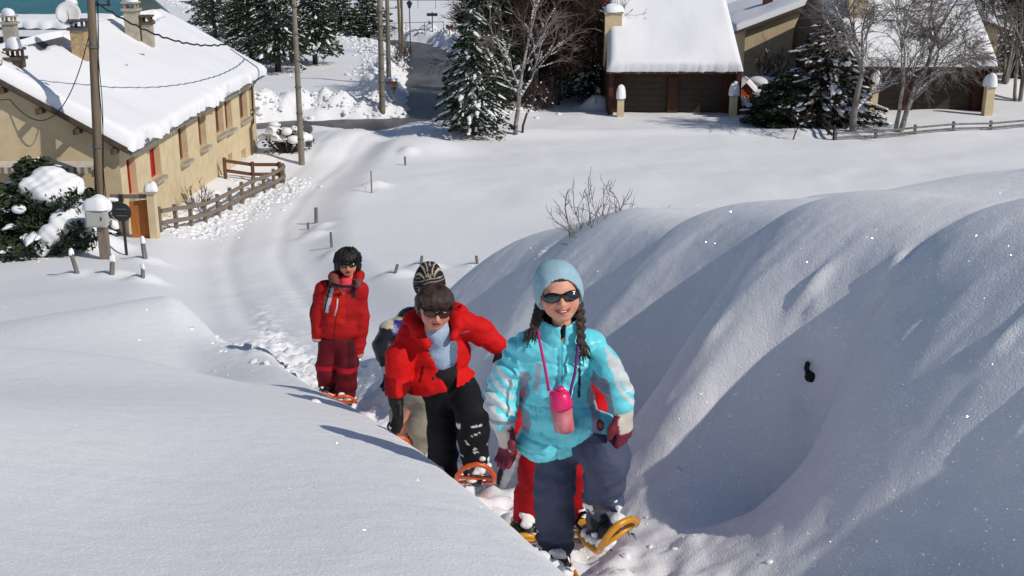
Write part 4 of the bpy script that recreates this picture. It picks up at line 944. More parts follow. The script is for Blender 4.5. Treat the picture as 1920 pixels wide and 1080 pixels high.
sb = gpt(572, 296)+np.array((0, 1.2, 0)); round_sign('grey round road sign and plate seen from behind by the lane pole', sb, at(570, 242, sb[1])[2]-sb[2], .24, extra=True, m='zinc')
# meter box on a post
eb = at(192, 468, 32.6); eb[2] = HZ(eb[0], 32.6); t_ = thing('meter_box', 'grey electric meter box with snow on top, on a short post', 'meter box', tuple(eb))
z0 = at(188, 424, 32.6)[2]-eb[2]; z1 = at(188, 391, 32.6)[2]-eb[2]
mb = MB(); mb.box((.05, .05, z0/2-.1), (.26, .22, z0+.2)); mb.build('post', 'weathered_wood', t_)
mb = MB(); mb.box((-.06, 0, (z0+z1)/2), (.56, .32, z1-z0)); mb.build('cabinet', 'grey_plastic', t_)
mb = MB(); mb.box((-.06, -.17, (z0+z1)/2-.02), (.46, .025, z1-z0-.12)); d = mb.build('door', 'grey_plastic', t_); mb = MB(); mb.box((.12, -.19, (z0+z1)/2), (.03, .02, .1)); mb.build('latch', 'dark_metal', d)
mb = MB(); snow_cap(mb, (-.06, 0, z1), .33, .24, .36, 2); mb.build('snow_hat', 'roof_snow', t_, True)
# wooden gate and its pillar
gb = at(269, 442, 37.0); gb[2] = HZ(gb[0], 37.); t_ = thing('wooden_gate', 'orange-brown wooden gate between the meter box and its pillar', 'gate', tuple(gb)); hg = at(269, 372, 37.)[2]-gb[2]
for k in range(5):
    x0 = -.36+k*.16; mb = MB(); tp = hg-.12+.10*k/4; mb.add([(x0, -.03, -.3), (x0+.152, -.03, -.3), (x0+.152, -.03, tp+.02), (x0, -.03, tp), (x0, .03, -.3), (x0+.152, .03, -.3), (x0+.152, .03, tp+.02), (x0, .03, tp)], [(0, 1, 2, 3), (7, 6, 5, 4), (3, 2, 6, 7), (0, 3, 7, 4), (1, 5, 6, 2)]); mb.build('plank', 'orange_wood', t_)
for zz in (.25, hg-.35): mb = MB(); mb.box((.03, .055, zz), (.8, .05, .1)); mb.build('brace', 'orange_wood', t_)
mb = MB(); mb.box((-.28, -.06, hg+.08), (1.3, .1, .12)); mb.build('beam', 'weathered_wood', t_)
pb = at(287, 438, 36.9); pb[2] = HZ(pb[0], 36.9); t_ = thing('gate_pillar', 'slim plastered gate pillar capped with snow beside the wooden gate', 'pillar', tuple(pb), group='gate pillars by the farmhouse')
hp = at(286, 362, 36.9)[2]-pb[2]; mb = MB(); mb.box((.06, 0, hp/2-.2), (.24, .3, hp+.4)); mb.build('shaft', 'stucco', t_); mb = MB(); mb.box((.06, 0, hp+.04), (.34, .4, .08)); mb.build('coping', 'cement', t_)
mb = MB(); snow_cap(mb, (.06, 0, hp+.08), .19, .2, .3, 1.2); mb.build('snow_hat', 'roof_snow', t_, True)
# rail fences
def rail_fence(label, pa, pb, n, h, m, rails=2, rt=.09, grp='rail fences', drop=0, snow=0):
    a, b = np.array(pa, float), np.array(pb, float); t_ = thing('rail_fence', label, 'fence', tuple(a), group=grp)
    C = [a+(b-a)*k/(n-1) for k in range(n)]
    for c in C: c[2] = HZ(c[0], c[1])-drop
    ang = math.atan2(b[1]-a[1], b[0]-a[0])
    for c in C: mb = MB(); mb.box(c-a+np.array((0, 0, h/2-.15)), (.12, .12, h+.3+.12), ang); mb.build('post', m, t_)
    for q in range(rails):
        zz = h*(1-q*.5)-.08
        for c, d in zip(C[:-1], C[1:]):
            c0, d0 = c-a, d-a; mid = (c0+d0)/2+np.array((0, 0, zz)); v = d0-c0; L = np.linalg.norm(v); M = Vector(v).to_track_quat('X', 'Z').to_matrix()
            mb = MB(); off = np.array((math.sin(ang), -math.cos(ang), 0))*.10; mb.box(mid+off, (L-.02, .05, rt*1.6), 0, M); mb.build('rail', m, t_)
    return t_
rail_fence('weathered rail fence running along the lane from the gate pillar', at(300, 424, 38.2), gpt(532, 343), 11, .82, 'weathered_wood')
fe = gpt(532, 343); rail_fence('short reddish rail fence meeting the lane fence at its far corner', (fe[0]-.2, fe[1]+.25, 0), (HX+.35, fe[1]-1.2, 0), 3, .86, 'sign_brown')
rail_fence('low grey rail fence half buried along the right lane', gpt(1566, 263), gpt(1925, 238), 6, .46, 'grey_wood', rt=.06)
rail_fence('dark short fence running back from the corner beside the evergreen bush', gpt(1517, 226), gpt(1563, 262), 6, .7, 'bark_dark')
# post stubs poking out of the snow, each with a little drift
stubs = [(145, 512, 9, 36, -.2, 'leaning left-hand stub with a drift, lowest left in the snow field', 1), (210, 514, 10, 26, .12, 'leaning post stub with a pointed snow cap below the meter box', 1), (268, 520, 8, 18, .06, 'short snow-plastered post stub right of the pointed-cap stub', 1), (272, 484, 10, 30, -.05, 'thick grey post stub with snow on top right of the round sign', 1),
         (593, 418, 7, 28, .03, 'upright dark post alone in the middle of the lane edge', 0), (578, 430, 5, 12, .0, 'tiny dark post stub left of the upright dark post', 0), (622, 464, 5, 28, -.02, 'thin post just above the bushy-haired hiker', 0), (741, 512, 6, 16, .3, 'leaning pale stub in the snow between the hikers', 0), (790, 494, 6, 14, .1, 'stub right behind the striped woollen hat', 0), (895, 494, 6, 14, -.12, 'stub on the slope right of the striped hat', 0), (760, 310, 4, 16, -.02, 'small far stub below the snow mounds', 0), (697, 362, 2.6, 40, .0, 'thin dark stake amid weeds on the open slope', 0)]
for k, (px, py, w, hpx, lean, lbl, cap) in enumerate(stubs):
    b = gpt(px, py); sc = FPX/(b[1]*CP+(CAMZ-b[2])*SP); r = w/sc/2; h = hpx/sc*1.05
    t_ = thing('post_stub', 'weathered '+lbl, 'post', tuple(b), group='fence post stubs in the snow')
    mb = MB(); mb.tube([(-lean*.2, 0, -.3), (0, 0, 0), (lean*h*.5, 0, h*.5), (lean*h, 0, h)], [r, r*1.02, r*.96, r*.9], 8); mb.build('shaft', 'grey_wood', t_)
    if cap: mb = MB(); snow_cap(mb, (lean*h, 0, h-.01), r*1.0, r*1.0, r*2.6, k); mb.build('snow_cap', 'roof_snow', t_, True)
wb = gpt(692, 362); bare_tree('weed_stems', 'few dry weed stems around the thin dark stake', (wb[0], wb[1], wb[2]), 1.0, 151, 'twig_grey', 'twig_grey', 4, .012, .6, 2, .05, 0, cat='weeds', first=.4, kids=(1, 2), twig=.006)
wb = gpt(362, 392); bare_tree('wall_shrub', 'thin leafless shrub against the ochre farmhouse wall', (wb[0]+.2, wb[1], wb[2]), 1.5, 152, 'twig_brown', 'twig_brown', 6, .015, .35, 3, 0, 0, cat='shrub', first=.3, twig=.008)
# dark bushes bent under snow at the farmhouse corner
def lump_bush(name, label, px, py, Y, w, h, seed, n=14, cat='bush'):
    b = at(px, py, Y); b[2] = HZ(b[0], Y)-.05; rng = np.random.RandomState(seed)
    t_ = thing(name, label, cat, tuple(b)); B = MB(); s_ = SDF()
    for k in range(n):
        a = 2*math.pi*k/n; q = np.array([math.cos(a)*w*rng.uniform(.4, 1), math.sin(a)*w*.6*rng.uniform(.4, 1), h*rng.uniform(.35, .9)])
        B.tube([(q[0]*.3, q[1]*.3, 0), q*.75, q, q+(q*(.25, .25, -.35))], [.05, .04, .03, .012], 5)
        s_.ell(tuple(q+np.array((0, 0, .06))), (w*.22*rng.uniform(.7, 1.2),)*2+(w*.15*rng.uniform(.7, 1.3),), None, .06)
    Q = Quads(); c = rng.normal(0, .4, (700, 3))*np.array([w, w*.6, h*.55])+np.array([0, 0, h*.4]); c = c[c[:, 2] > 0]; d = rng.normal(size=c.shape); d /= np.linalg.norm(d, axis=1)[:, None]
    Q.blades(c, d, rng.uniform(.1, .25, len(c)), rng.uniform(.05, .1, len(c)), rng)
    B.build('branches', 'bark_dark', t_, True); Q.build('leaves', 'needles_brown', t_); s_.build('snow_load', 'tree_snow', t_, .05)
lump_bush('snowy_bush', 'dark bush bent under lumps of snow at the farmhouse corner', 538, 290, 57.2, 1.25, 1.5, 3, 18)
lump_bush('snowy_bush', 'small dark shrub under snow beside the red shed', 1410, 185, 70.4, 1.1, 1.1, 7, 10)
# snow-topped chest before the right garage, stake in the snow cone
cb = gpt(1790, 203); t_ = thing('grit_bin', 'low dark bin with snow on top before the right garage door', 'bin', tuple(cb)); mb = MB(); mb.box((0, 0, .2), (.72, .5, .5)); mb.build('body', 'dark_metal', t_); mb = MB(); mb.box((0, 0, .47), (.78, .56, .05)); mb.build('lid', 'dark_metal', t_)
mb = MB(); snow_cap(mb, (0, 0, .49), .4, .28, .3, .5); mb.build('snow_cap', 'roof_snow', t_, True)
kb = gpt(1117, 196); t_ = tag(MB().tube([(0, 0, -.4), (.02, 0, 1.1)], .03, 6).build('snow_stake', 'grey_wood'), 'thin stake on top of the snow cone left of the garage', 'stake'); t_.location = tuple(kb)
# parked car buried in snow between the garages
vb = at(1430, 150, 74.5); vb[2] = -.45; t_ = thing('buried_car', 'parked car almost buried under snow behind the red shed', 'car', tuple(vb))
s_ = SDF(); s_.ell((0, 0, .62), (1.0, 1.9, .42), None, .1).ell((0, .2, 1.08), (.82, 1.15, .42), None, .2); s_.build('body', 'glass_dark', t_, .07)
s_ = SDF(); s_.ell((0, .2, 1.42), (.9, 1.2, .38), None, .1).ell((0, -1.2, .98), (.9, .7, .22), None, .15); s_.build('snow_load', 'roof_snow', t_, .06)
# loose clods of snow: along the fence, the plowed heaps, the trodden track
def clods(name, label, spots, seed):
    """spots: (x, y, spread, n, rmin, rmax)"""
    rng = np.random.RandomState(seed); Q = Quads()
    for (x, y, sx, sy, n, r0, r1) in spots:
        px_ = x+rng.normal(0, sx, n); py_ = y+rng.normal(0, sy, n); rr = r0+(r1-r0)*rng.rand(n)**2.2; zz = H(px_, py_)-rr*.1
        Q.blobs(np.stack([px_, py_, zz], 1), rr, rng, .65, 6, None, 1.3, .5)
    o = Q.build(name, 'tree_snow', None, False); tag(o, label, 'snow', None, 'stuff')
fz = [at(300, 424, 38.2)+(gpt(532, 343)-at(300, 424, 38.2))*q for q in np.linspace(.05, 1, 9)]
clods('snow_clods', 'broken snow clods along the lane fence', [(q[0]+.6, q[1], .5, .5, 90, .02, .11) for q in fz]+[(q[0]-.6, q[1]+.2, .4, .5, 80, .03, .16) for q in fz], 5)
sp = []
for R, wd in ((ROAD1, 4.3), (ROAD2, 3.7)):
    R = np.array(R); acc = np.r_[0, np.cumsum(np.hypot(*np.diff(R, axis=0).T))]
    for u in np.arange(0, acc[-1], 2.0):
        c = np.array([np.interp(u, acc, R[:, 0]), np.interp(u, acc, R[:, 1])]); c2 = np.array([np.interp(u+.5, acc, R[:, 0]), np.interp(u+.5, acc, R[:, 1])]); t = c2-c; L = np.linalg.norm(t)
        if L < 1e-6: continue
        nn = np.array([-t[1], t[0]])/L
        for s_ in (-1, 1):
            q = c+nn*s_*wd
            if min(dist_poly(q[:1], q[1:], ROAD1)[0][0]-2.9, dist_poly(q[:1], q[1:], ROAD2)[0][0]-2.3) > .5 and not q[1] < np.interp(q[0], [k_[0] for k_ in ROAD2[::-1]], [k_[1] for k_ in ROAD2[::-1]]): sp.append((q[0], q[1], .9, .9, 55, .04, .2))
clods('plowed_snow_clods', 'plowed snow clods heaped beside the village road', sp, 6)
tk = [(trench_x(q)+.05, q, .28, .2, 8, .006, .03) for q in np.arange(3.5, 10.8, .3)]+[(trench_x(q)-.3, q, .45, .25, 26, .008, .05) for q in np.arange(10.6, 15, .35)]
clods('track_snow_clods', 'crumbled snow along the trodden snowshoe track', tk, 8)

# dark lump added as the shade inside a pit of the right bank
def bank_pt(px, py): return gpt(px, py)
q = bank_pt(1521, 706); S = SDF(); S.ell((0, 0, 0), (.036, .05, .04), None).ell((-.024, 0, .05), (.016, .03, .035), None, .015).ell((.016, 0, -.025), (.024, .04, .022), None, .01); mat('pit_dark', (.02, .02, .018), .9, .4, 20, .6, 40)
o = S.build('pit_shade', 'pit_dark', None, .008, None, lambda V, N: N*(.010*vn3(V, 45))[:, None]); o.location = tuple(q+np.array((0, .015, -.002))); tag(o, 'small dark lump put in for the shade of a pit in the right snow bank', 'pit_shade')
# ------------------------------------------------------------------ people
def cloth(name, rough=.6, bump=.25, bscale=60, var=.06, spec=.3, scale=8): return mat(name, (1, 1, 1), rough, var, scale, bump, bscale, attr='Col', spec=spec, bdist=.006)
cloth('shell_fabric', .40, .8, 30, .05, .5); cloth('matte_fabric', .75, .35, 70, .08, .2); cloth('leather', .6, .2, 60, .1, .3)
mat('skin', (1, 1, 1), .5, .05, 14, .12, 90, attr='Col', spec=.35, sss=.12)
mat('hair_dark', (.008, .006, .005), .5, .3, 30, .9, 45, stretch=(3, 3, 1), spec=.5, bdist=.01)
mat('hair_brown', (.045, .024, .014), .42, .45, 30, .8, 60, stretch=(4, 4, 1), spec=.5, bdist=.008)
mat('black_gloss', (.006, .006, .007), .18, .1, 10, spec=.6)
mat('lens_blue', (.02, .028, .036), .08, .1, 3, spec=.9)
mat('lens_amber', (.055, .016, .006), .12, .1, 3, spec=.8)
mat('teeth', (.78, .74, .66), .4, .03, 10)
mat('knit_blue', (.34, .52, .60), .85, .07, 20, .5, 130, bdist=.004)
mat('plastic_yellow', (.62, .27, .012), .35, .1, 9, .1, 30, spec=.5)
mat('plastic_orange', (.68, .10, .010), .35, .12, 9, .1, 30, spec=.5)
mat('plastic_pink', (.78, .02, .16), .3, .06, 9, spec=.5)
mat('ribbon_pink', (.55, .02, .20), .6, .1, 20)
mat('ribbon_purple', (.13, .02, .16), .6, .1, 20)
mat('strap_black', (.010, .010, .011), .6, .15, 20)
mat('steel', (.25, .25, .26), .35, .1, 10, metal=.8)
snow_mat('stuck_snow', grain=.6, gscale=60, bd=.01)
def c_(r, g, b): return np.array(srgb(r, g, b))
def wrinkle(amp=.010, sx=5, sz=11, seed=0, fine=.0025):
    def f(V, N):
        a = 1-np.abs(vnoise(V[:, 0]*sx+V[:, 1]*sx*.6+V[:, 2]*2, V[:, 2]*sz-V[:, 0]*2.2, seed))*2
        b = vnoise(V[:, 0]*sx*2.2-V[:, 1]*6, V[:, 2]*sz*1.9+V[:, 1]*4, seed+9)
        d = vnoise(V[:, 0]*40+V[:, 1]*31, V[:, 2]*55, seed+17)
        return N*(amp*(.6*a+.5*b)+fine*d)[:, None]
    return f
def flat(c): return lambda V: np.tile(np.array(c), (len(V), 1))
class Person:
    def __init__(s, label, origin, h_rot=(0, 0, 0), group='snowshoe hikers'):
        s.o = np.array(origin, float); s.t = thing('person', label, 'person', tuple(s.o), 0, group)
    def sdf(s, S, name, m, h, color=None, disp=None, parent=None, label=None):
        V, Q = S.mesh(h)
        if disp is not None: V = V+disp(V, vnormals(V, Q))
        me = fast_mesh(name, V-s.o, Q)
        if color is not None: vcol(me, color(V))
        o = link(name, me, m, parent or s.t, True)
        if label: o['label'] = label
        return o
    def mb(s, M, name, m, parent=None, smooth=True):
        M.v = [v-s.o for v in M.v]; return M.build(name, m, parent or s.t, smooth)
def head_frame(c, hh, yaw=0, pitch=0, roll=0):
    R = np.array(Matrix.Rotation(yaw, 3, 'Z') @ Matrix.Rotation(pitch, 3, 'X') @ Matrix.Rotation(roll, 3, 'Y')); c = np.array(c)
    f = lambda x, y, z: c+R@(np.array([x, y, z])*hh); f.R = R; f.h = hh; f.c = c
    f.inv = lambda V: ((V-c)@R)/hh
    return f
def head_sdf(f, S=None, mouth=0):
    S = S or SDF(); e = lambda c, r, k=.05: S.ell(f(*c), np.array(r)*f.h, f.R, k*f.h)
    e((0, .08, .12), (.37, .43, .38)); e((0, -.08, -.16), (.345, .32, .33), .15); e((0, -.25, -.39), (.15, .11, .10), .12)
    for s_ in (-1, 1):
        e((s_*.19, -.24, -.14), (.13, .10, .13), .1); e((s_*.37, .05, -.04), (.04, .09, .12), .03); e((s_*.055, -.42, -.12), (.04, .04, .035), .03)
    S.cap(f(-.17, -.33, .10), f(.17, -.33, .10), .05*f.h, None, .06*f.h)
    S.cap(f(0, -.37, .05), f(0, -.475, -.11), .032*f.h, .055*f.h, .05*f.h)
    e((0, -.385, -.225), (.12, .04, .022), .03); e((0, -.375, -.30-mouth), (.10, .045, .026), .03)
    return S
def head_color(f, skin, lip, mouth=0, cheek=None, smile=.0):
    def col(V):
        q = f.inv(V); C = np.tile(np.array(skin), (len(V), 1)); x, y, z = q.T
        if cheek is not None:
            for s_ in (-1, 1):
                w = np.exp(-(((x-s_*.2)/.11)**2+((z+.14)/.1)**2))*(y < 0); C = C*(1-w[:, None])+np.array(cheek)*w[:, None]
        zc = -.262-mouth*.5+smile*(x/.12)**2*.03
        wd = .13+.035*smile; l = (np.abs(x) < wd)*(y < -.24)*(np.abs(z-zc) < (.052+mouth*.5)*np.sqrt(np.clip(1-(x/wd)**2, 0, 1))); C[l > 0] = lip
        wg = .095+.04*smile; g = (np.abs(x) < wg)*(y < -.24)*(np.abs(z-zc) < (.010+mouth*.6)*np.sqrt(np.clip(1-(x/wg)**2, 0, 1))); C[g > 0] = np.array([.05, .012, .012])
        return C
    return col
def add_body(p, f, head_kw, limbs, skin):
    """one mesh: head at fine resolution, neck, trunk and limbs"""
    A = head_sdf(f, None, head_kw.get('mouth', 0)); A.cap(f(0, .06, -.3), f(0, .12, -.75), .19*f.h, .2*f.h, .06*f.h)
    V1, Q1 = A.mesh(f.h*.026); C1 = head_color(f, skin, **head_kw)(V1)
    B = SDF(); B.cap(f(0, .1, -.6), f(0, .12, -.9), .19*f.h, .2*f.h, .03)
    for pts, rad in limbs: B.chain(pts, rad, .04)
    V2, Q2 = B.mesh(.016); C2 = np.tile(np.array(skin), (len(V2), 1))
    me = fast_mesh('body', np.concatenate([V1, V2])-p.o, np.concatenate([Q1, Q2+len(V1)])); vcol(me, np.concatenate([C1, C2]))
    return link('body', me, 'skin', p.t, True)
def sunglasses(p, f, lens='lens_blue', big=1.0, framem='black_gloss', wrap=.25):
    F = SDF(); L = SDF()
    for s_ in (-1, 1):
        R = f.R@np.array(Matrix.Rotation(s_*wrap, 3, 'Z'))
        F.ell(f(s_*.185, -.385, .03), np.array((.175*big, .045, .105*big))*f.h, R, .02*f.h)
        F.cap(f(s_*.33, -.28, .06), f(s_*.39, .06, .05), .028*f.h, .022*f.h, .04*f.h)
        L.ell(f(s_*.185, -.405, .025), np.array((.148*big, .042, .078*big))*f.h, R, .005)
    F.cap(f(-.1, -.42, .07), f(.1, -.42, .07), .03*f.h, None, .03*f.h)
    g = p.sdf(F, 'sunglasses', framem, f.h*.022); p.sdf(L, 'lens', lens, f.h*.022, parent=g)
def glove(p, name, wrist, d, side, size=1., curl=.5, color=None, m='leather', cuff=.02):
    d = np.array(d, float); d /= np.linalg.norm(d); side = np.array(side, float); side -= d*side.dot(d); side /= np.linalg.norm(side); n = np.cross(d, side); k = size; w = np.array(wrist, float)
    S = SDF(); S.cap(w-d*cuff*k, w+d*.015*k, .037*k, .036*k, .02); R = np.stack([d, side, n], 1)
    S.ell(w+d*.06*k, (.055*k, .044*k, .024*k), R, .02*k)
    for i, (o, L) in enumerate(((.033, .072), (.011, .080), (-.012, .076), (-.034, .060))):
        b = w+d*.085*k+side*o*k; c = curl*(1+.12*i); d1 = d*math.cos(c*.6)+n*math.sin(c*.6); d2 = d*math.cos(c*1.5)+n*math.sin(c*1.5)
        m1 = b+d1*L*.5*k; S.chain([b, m1, m1+d2*L*.5*k], [.0135*k, .0125*k, .0105*k], .006*k)
    b = w+d*.03*k+side*.036*k; td = d*.75+side*.55+n*.35; td /= np.linalg.norm(td); m1 = b+td*.04*k; t2 = d*.95+side*.1+n*.35; t2 /= np.linalg.norm(t2)
    S.chain([b, m1, m1+t2*.032*k], [.017*k, .015*k, .012*k], .012*k)
    def cl(V):
        q = V-w; return color(q@d/k, q@side/k, q@n/k, V)
    return p.sdf(S, name, m, .0065*max(k, .9), cl)
def boot(p, ankle, toe, up, color, snow=True, k=1., name='boot'):
    a = np.array(ankle, float); t = np.array(toe, float); u = np.array(up, float); u /= np.linalg.norm(u); d = t-a; L = np.linalg.norm(d); d /= L
    S = SDF(); S.cap(a+u*.09*k, a-u*.02*k, .062*k, .06*k, .03); S.cap(a-d*.04*k-u*.05*k, t-u*.055*k, .045*k, .038*k, .04); S.cap(a-u*.03*k, a+d*L*.6-u*.035*k, .052*k, .042*k, .04)
    b = p.sdf(S, name, 'leather', .010, color, wrinkle(.003, 12, 20, 4, .002))
    if snow:
        Q = SDF(); rng = np.random.RandomState(int(abs(a[0]*1000)) % 999)
        for i in range(13):
            q = a+d*rng.uniform(-.02, L*.95)+u*rng.uniform(-.05, .07)+rng.normal(0, .03, 3); r = rng.uniform(.012, .03)*k
            Q.ell(q, (r*1.3, r*1.2, r*.9), None, .012)
        tag(p.sdf(Q, 'stuck_snow', 'stuck_snow', .010, None, wrinkle(.004, 20, 20, 7, .002), b), kind='stuff')
    return b
def snowshoe(p, label, c, toe, up, m, L=.56, W=.2, snow=True, lift=.10):
    """plastic snowshoe: hoop frame with raised toe, deck with a front opening, binding, crampons"""
    c = np.array(c, float); d = np.array(toe, float); d /= np.linalg.norm(d); u = np.array(up, float); u -= d*u.dot(d); u /= np.linalg.norm(u); s_ = np.cross(d, u)
    f = lambda x, y, z: c+s_*x+d*y+u*z
    hw = lambda y: W/2*np.interp(y/L, (-.5, -.45, -.2, .15, .34, .44, .49, .5), (.30, .55, .80, 1.0, .98, .72, .34, .02))
    zz = lambda y: lift*max(0, (y/L-.15)/.35)**1.7
    yy = np.concatenate([np.linspace(-.5, .3, 14), np.linspace(.34, .5, 10)])*L
    loop = [f(hw(y), y, zz(y)) for y in yy]+[f(-hw(y), y, zz(y)) for y in yy[::-1]]; loop.append(loop[0])
    t_ = thing('snowshoe', label, 'snowshoe', tuple(c), 0, 'snowshoes')
    def B(M, name, mm, par=None, sm=True): M.v = [v-c for v in M.v]; return M.build(name, mm, par or t_, sm)
    M = MB(); M.tube(loop, .015, 8, False); B(M, 'frame', m)
    M = MB(); ys_ = np.linspace(-.48, .20, 12)*L; G_ = np.array([[f(hw(y)*q, y, zz(y)+.004) for q in np.linspace(-1, 1, 7)] for y in ys_]); M.grid(G_); G2 = G_-u*.012; M.grid(G2[:, ::-1])
    for j in (0, 6): M.grid(np.stack([G_[:, j], G2[:, j]], 1))
    for i in (0, 11): M.grid(np.stack([G_[i], G2[i]], 1))
    B(M, 'deck', m)
    M = MB(); M.tube([f(-hw(.30*L), .30*L, zz(.30*L)+.006), f(0, .29*L, zz(.3*L)), f(hw(.30*L), .30*L, zz(.30*L)+.006)], .011, 6); B(M, 'cross_bar', m)
    M = MB(); M.tube([f(-.05, -.12, .02), f(-.055, .02, .06), f(0, .05, .085), f(.055, .02, .06), f(.05, -.12, .02)], .009, 6); b = B(M, 'binding', 'strap_black')
    M = MB(); M.tube([f(-.052, -.16, .015), f(-.052, -.2, .06), f(0, -.225, .075), f(.052, -.2, .06), f(.052, -.16, .015)], .008, 6); B(M, 'heel_strap', 'strap_black', b)
    for x in (-.06, .06):
        for y in (-.15, -.05, .08, .14):
            M = MB(); M.add([f(x-.004, y-.018, -.008), f(x+.004, y-.018, -.008), f(x+.004, y+.018, -.008), f(x-.004, y+.018, -.008), f(x, y+.004, -.045)], [(0, 4, 1), (1, 4, 2), (2, 4, 3), (3, 4, 0)]); B(M, 'crampon', 'steel', None, False)
    if snow:
        Q = SDF(); rng = np.random.RandomState(int(abs(c[0]*997+c[1]*31)) % 991)
        for i in range(12):
            y = rng.uniform(-.4, .25)*L; x = rng.uniform(-.75, .75)*hw(y); r = rng.uniform(.012, .03); Q.ell(f(x, y, zz(y)+.008), (r*1.5, r*1.5, r*.7), None, .012)
        V, F_ = Q.mesh(.010); V = V+wrinkle(.003, 20, 20, 7, .002)(V, vnormals(V, F_)); tag(link('stuck_snow', fast_mesh('stuck_snow', V-c, F_), 'stuck_snow', t_, True), kind='stuff')
    return t_
def powder(base, thr=.25, sc=16, seed=3, where=None):
    """cloth colour with patches of stuck powder snow"""
    def f_(V):
        C = base(V) if callable(base) else np.tile(np.array(base), (len(V), 1)); n = fbm(V[:, 0]*sc+V[:, 1]*sc*.5, V[:, 2]*sc*1.2, 3, seed)
        m = (n > thr)&(where(V) if where else True); C[m] = (.78, .79, .81); return C
    return f_
def snow_specks(p, name, pts, rad, parent, seed=0):
    S = SDF(); rng = np.random.RandomState(seed)
    for q in pts:
        for i in range(6): S.ell(np.array(q)+rng.normal(0, rad*.9, 3)*(1.2, .2, .8), (rad*rng.uniform(.2, .75), rad*.22, rad*rng.uniform(.15, .5)), None, .005)
    return tag(p.sdf(S, name, 'stuck_snow', .006, None, wrinkle(.003, 30, 30, 3, .002), parent), kind='stuff')
def hair_strands(p, f, n, parent, m, edge_f, edge_b, rad=(.46, .50, .47), r=.004, seed=0, curl=.0, c0=(0, .08, .13), part=.1):
    """locks combed from the crown outwards over the skull down to a hairline"""
    rng = np.random.RandomState(seed); M = MB()
    for k in range(n):
        az = rng.uniform(0, 2*math.pi); x0, y0 = part*rng.normal(0, .5), .25+.1*rng.normal()
        front = math.cos(az) > .1; zt = (edge_f if front else edge_b)+rng.normal(0, .075); ph0 = rng.uniform(.75, 1.45); ph1 = math.asin(max(-.95, min(.9, (zt-c0[2])/rad[2]))); pts = []
        for u in np.linspace(0, 1, 7):
            ph = ph0+(ph1-ph0)*u; a2 = az+.25*u*math.sin(k*1.7); q = 1.0+.03*rng.rand()+.05*u*rng.rand()
            pts.append(f(c0[0]+rad[0]*q*math.cos(ph)*math.sin(a2)+curl*rng.normal(), c0[1]-rad[1]*q*math.cos(ph)*math.cos(a2)+curl*rng.normal(), c0[2]+rad[2]*q*math.sin(ph)+curl*rng.normal()))
        M.tube(pts, np.array([.5, .9, 1, 1, .9, .7, .15])*r*rng.uniform(.7, 1.4), 4)
    return p.mb(M, 'hair_locks', m, parent)
# ================================================================== the girl in turquoise
Y0 = 4.83
def J(px, py, dy=0.): return at(px, py, Y0+dy)
go = J(1042, 1050); g = Person('girl in a turquoise jacket and pale blue hat, leading with a raised yellow snowshoe', (go[0], Y0, go[2]))
SK = c_(226, 166, 138); f = head_frame(J(1049, 551, -.02), .222, math.radians(4), math.radians(-4), math.radians(-6))
add_body(g, f, dict(lip=c_(196, 104, 94), mouth=.016, cheek=c_(222, 146, 122), smile=1.), (
    ([J(1048, 640, .04), J(1048, 720, .03), J(1055, 800, .02)], [.09, .10, .10]), ([J(1000, 650, .03), J(955, 700, .03), J(945, 770, -.01)], [.045, .035, .028]), ([J(1095, 650, .03), J(1138, 700, -.01), J(1162, 745, -.22)], [.045, .035, .028]),
    ([J(1045, 820), J(1042, 915, -.02), J(1042, 1015, .03)], [.07, .055, .04]), ([J(1085, 815), J(1130, 850, -.18), J(1130, 945, -.12)], [.07, .055, .04])), SK)
T = SDF(); T.ell(f(0, -.392, -.258), np.array((.085, .022, .020))*f.h, f.R); g.sdf(T, 'teeth', 'teeth', .004)
sunglasses(g, f, 'lens_blue', 1.05)
# hat
S = SDF(); S.ell(f(0, .09, .13), np.array((.408, .46, .40))*f.h, f.R, .02); S.ell(f(0, .12, -.12), np.array((.40, .39, .33))*f.h, f.R, .08); S.ell(f(-.06, .3, .36), np.array((.2, .22, .14))*f.h, f.R, .12)
def hat_cut(X):
    q = ((X-f.c)@f.R)/f.h; r = np.sqrt((q[..., 0]/.41)**2+((q[..., 2]+.20)/.55)**2); a = np.where(q[..., 1] < .06, (1-r)*.34, -1.); b = (-.30-q[..., 2])
    return np.maximum(a, b)*f.h
S.sub(hat_cut); S.sub(lambda X: -(ell_(X, f(0, .06, .06), np.array((.372, .42, .385))*f.h, f.R)))
g.sdf(S, 'hat', 'knit_blue', .0065, None, wrinkle(.003, 9, 12, 3, .001))
# hairline under the hat
S = SDF(); S.ell(f(0, .05, .12), np.array((.371, .43, .385))*f.h, f.R); S.sub(lambda X: np.where((((X-f.c)@f.R)/f.h)[..., 1] < .0, (.30-(((X-f.c)@f.R)/f.h)[..., 2]+.75*((((X-f.c)@f.R)/f.h)[..., 0])**2*0)*f.h, -1.)); g.sdf(S, 'hair', 'hair_brown', .008)
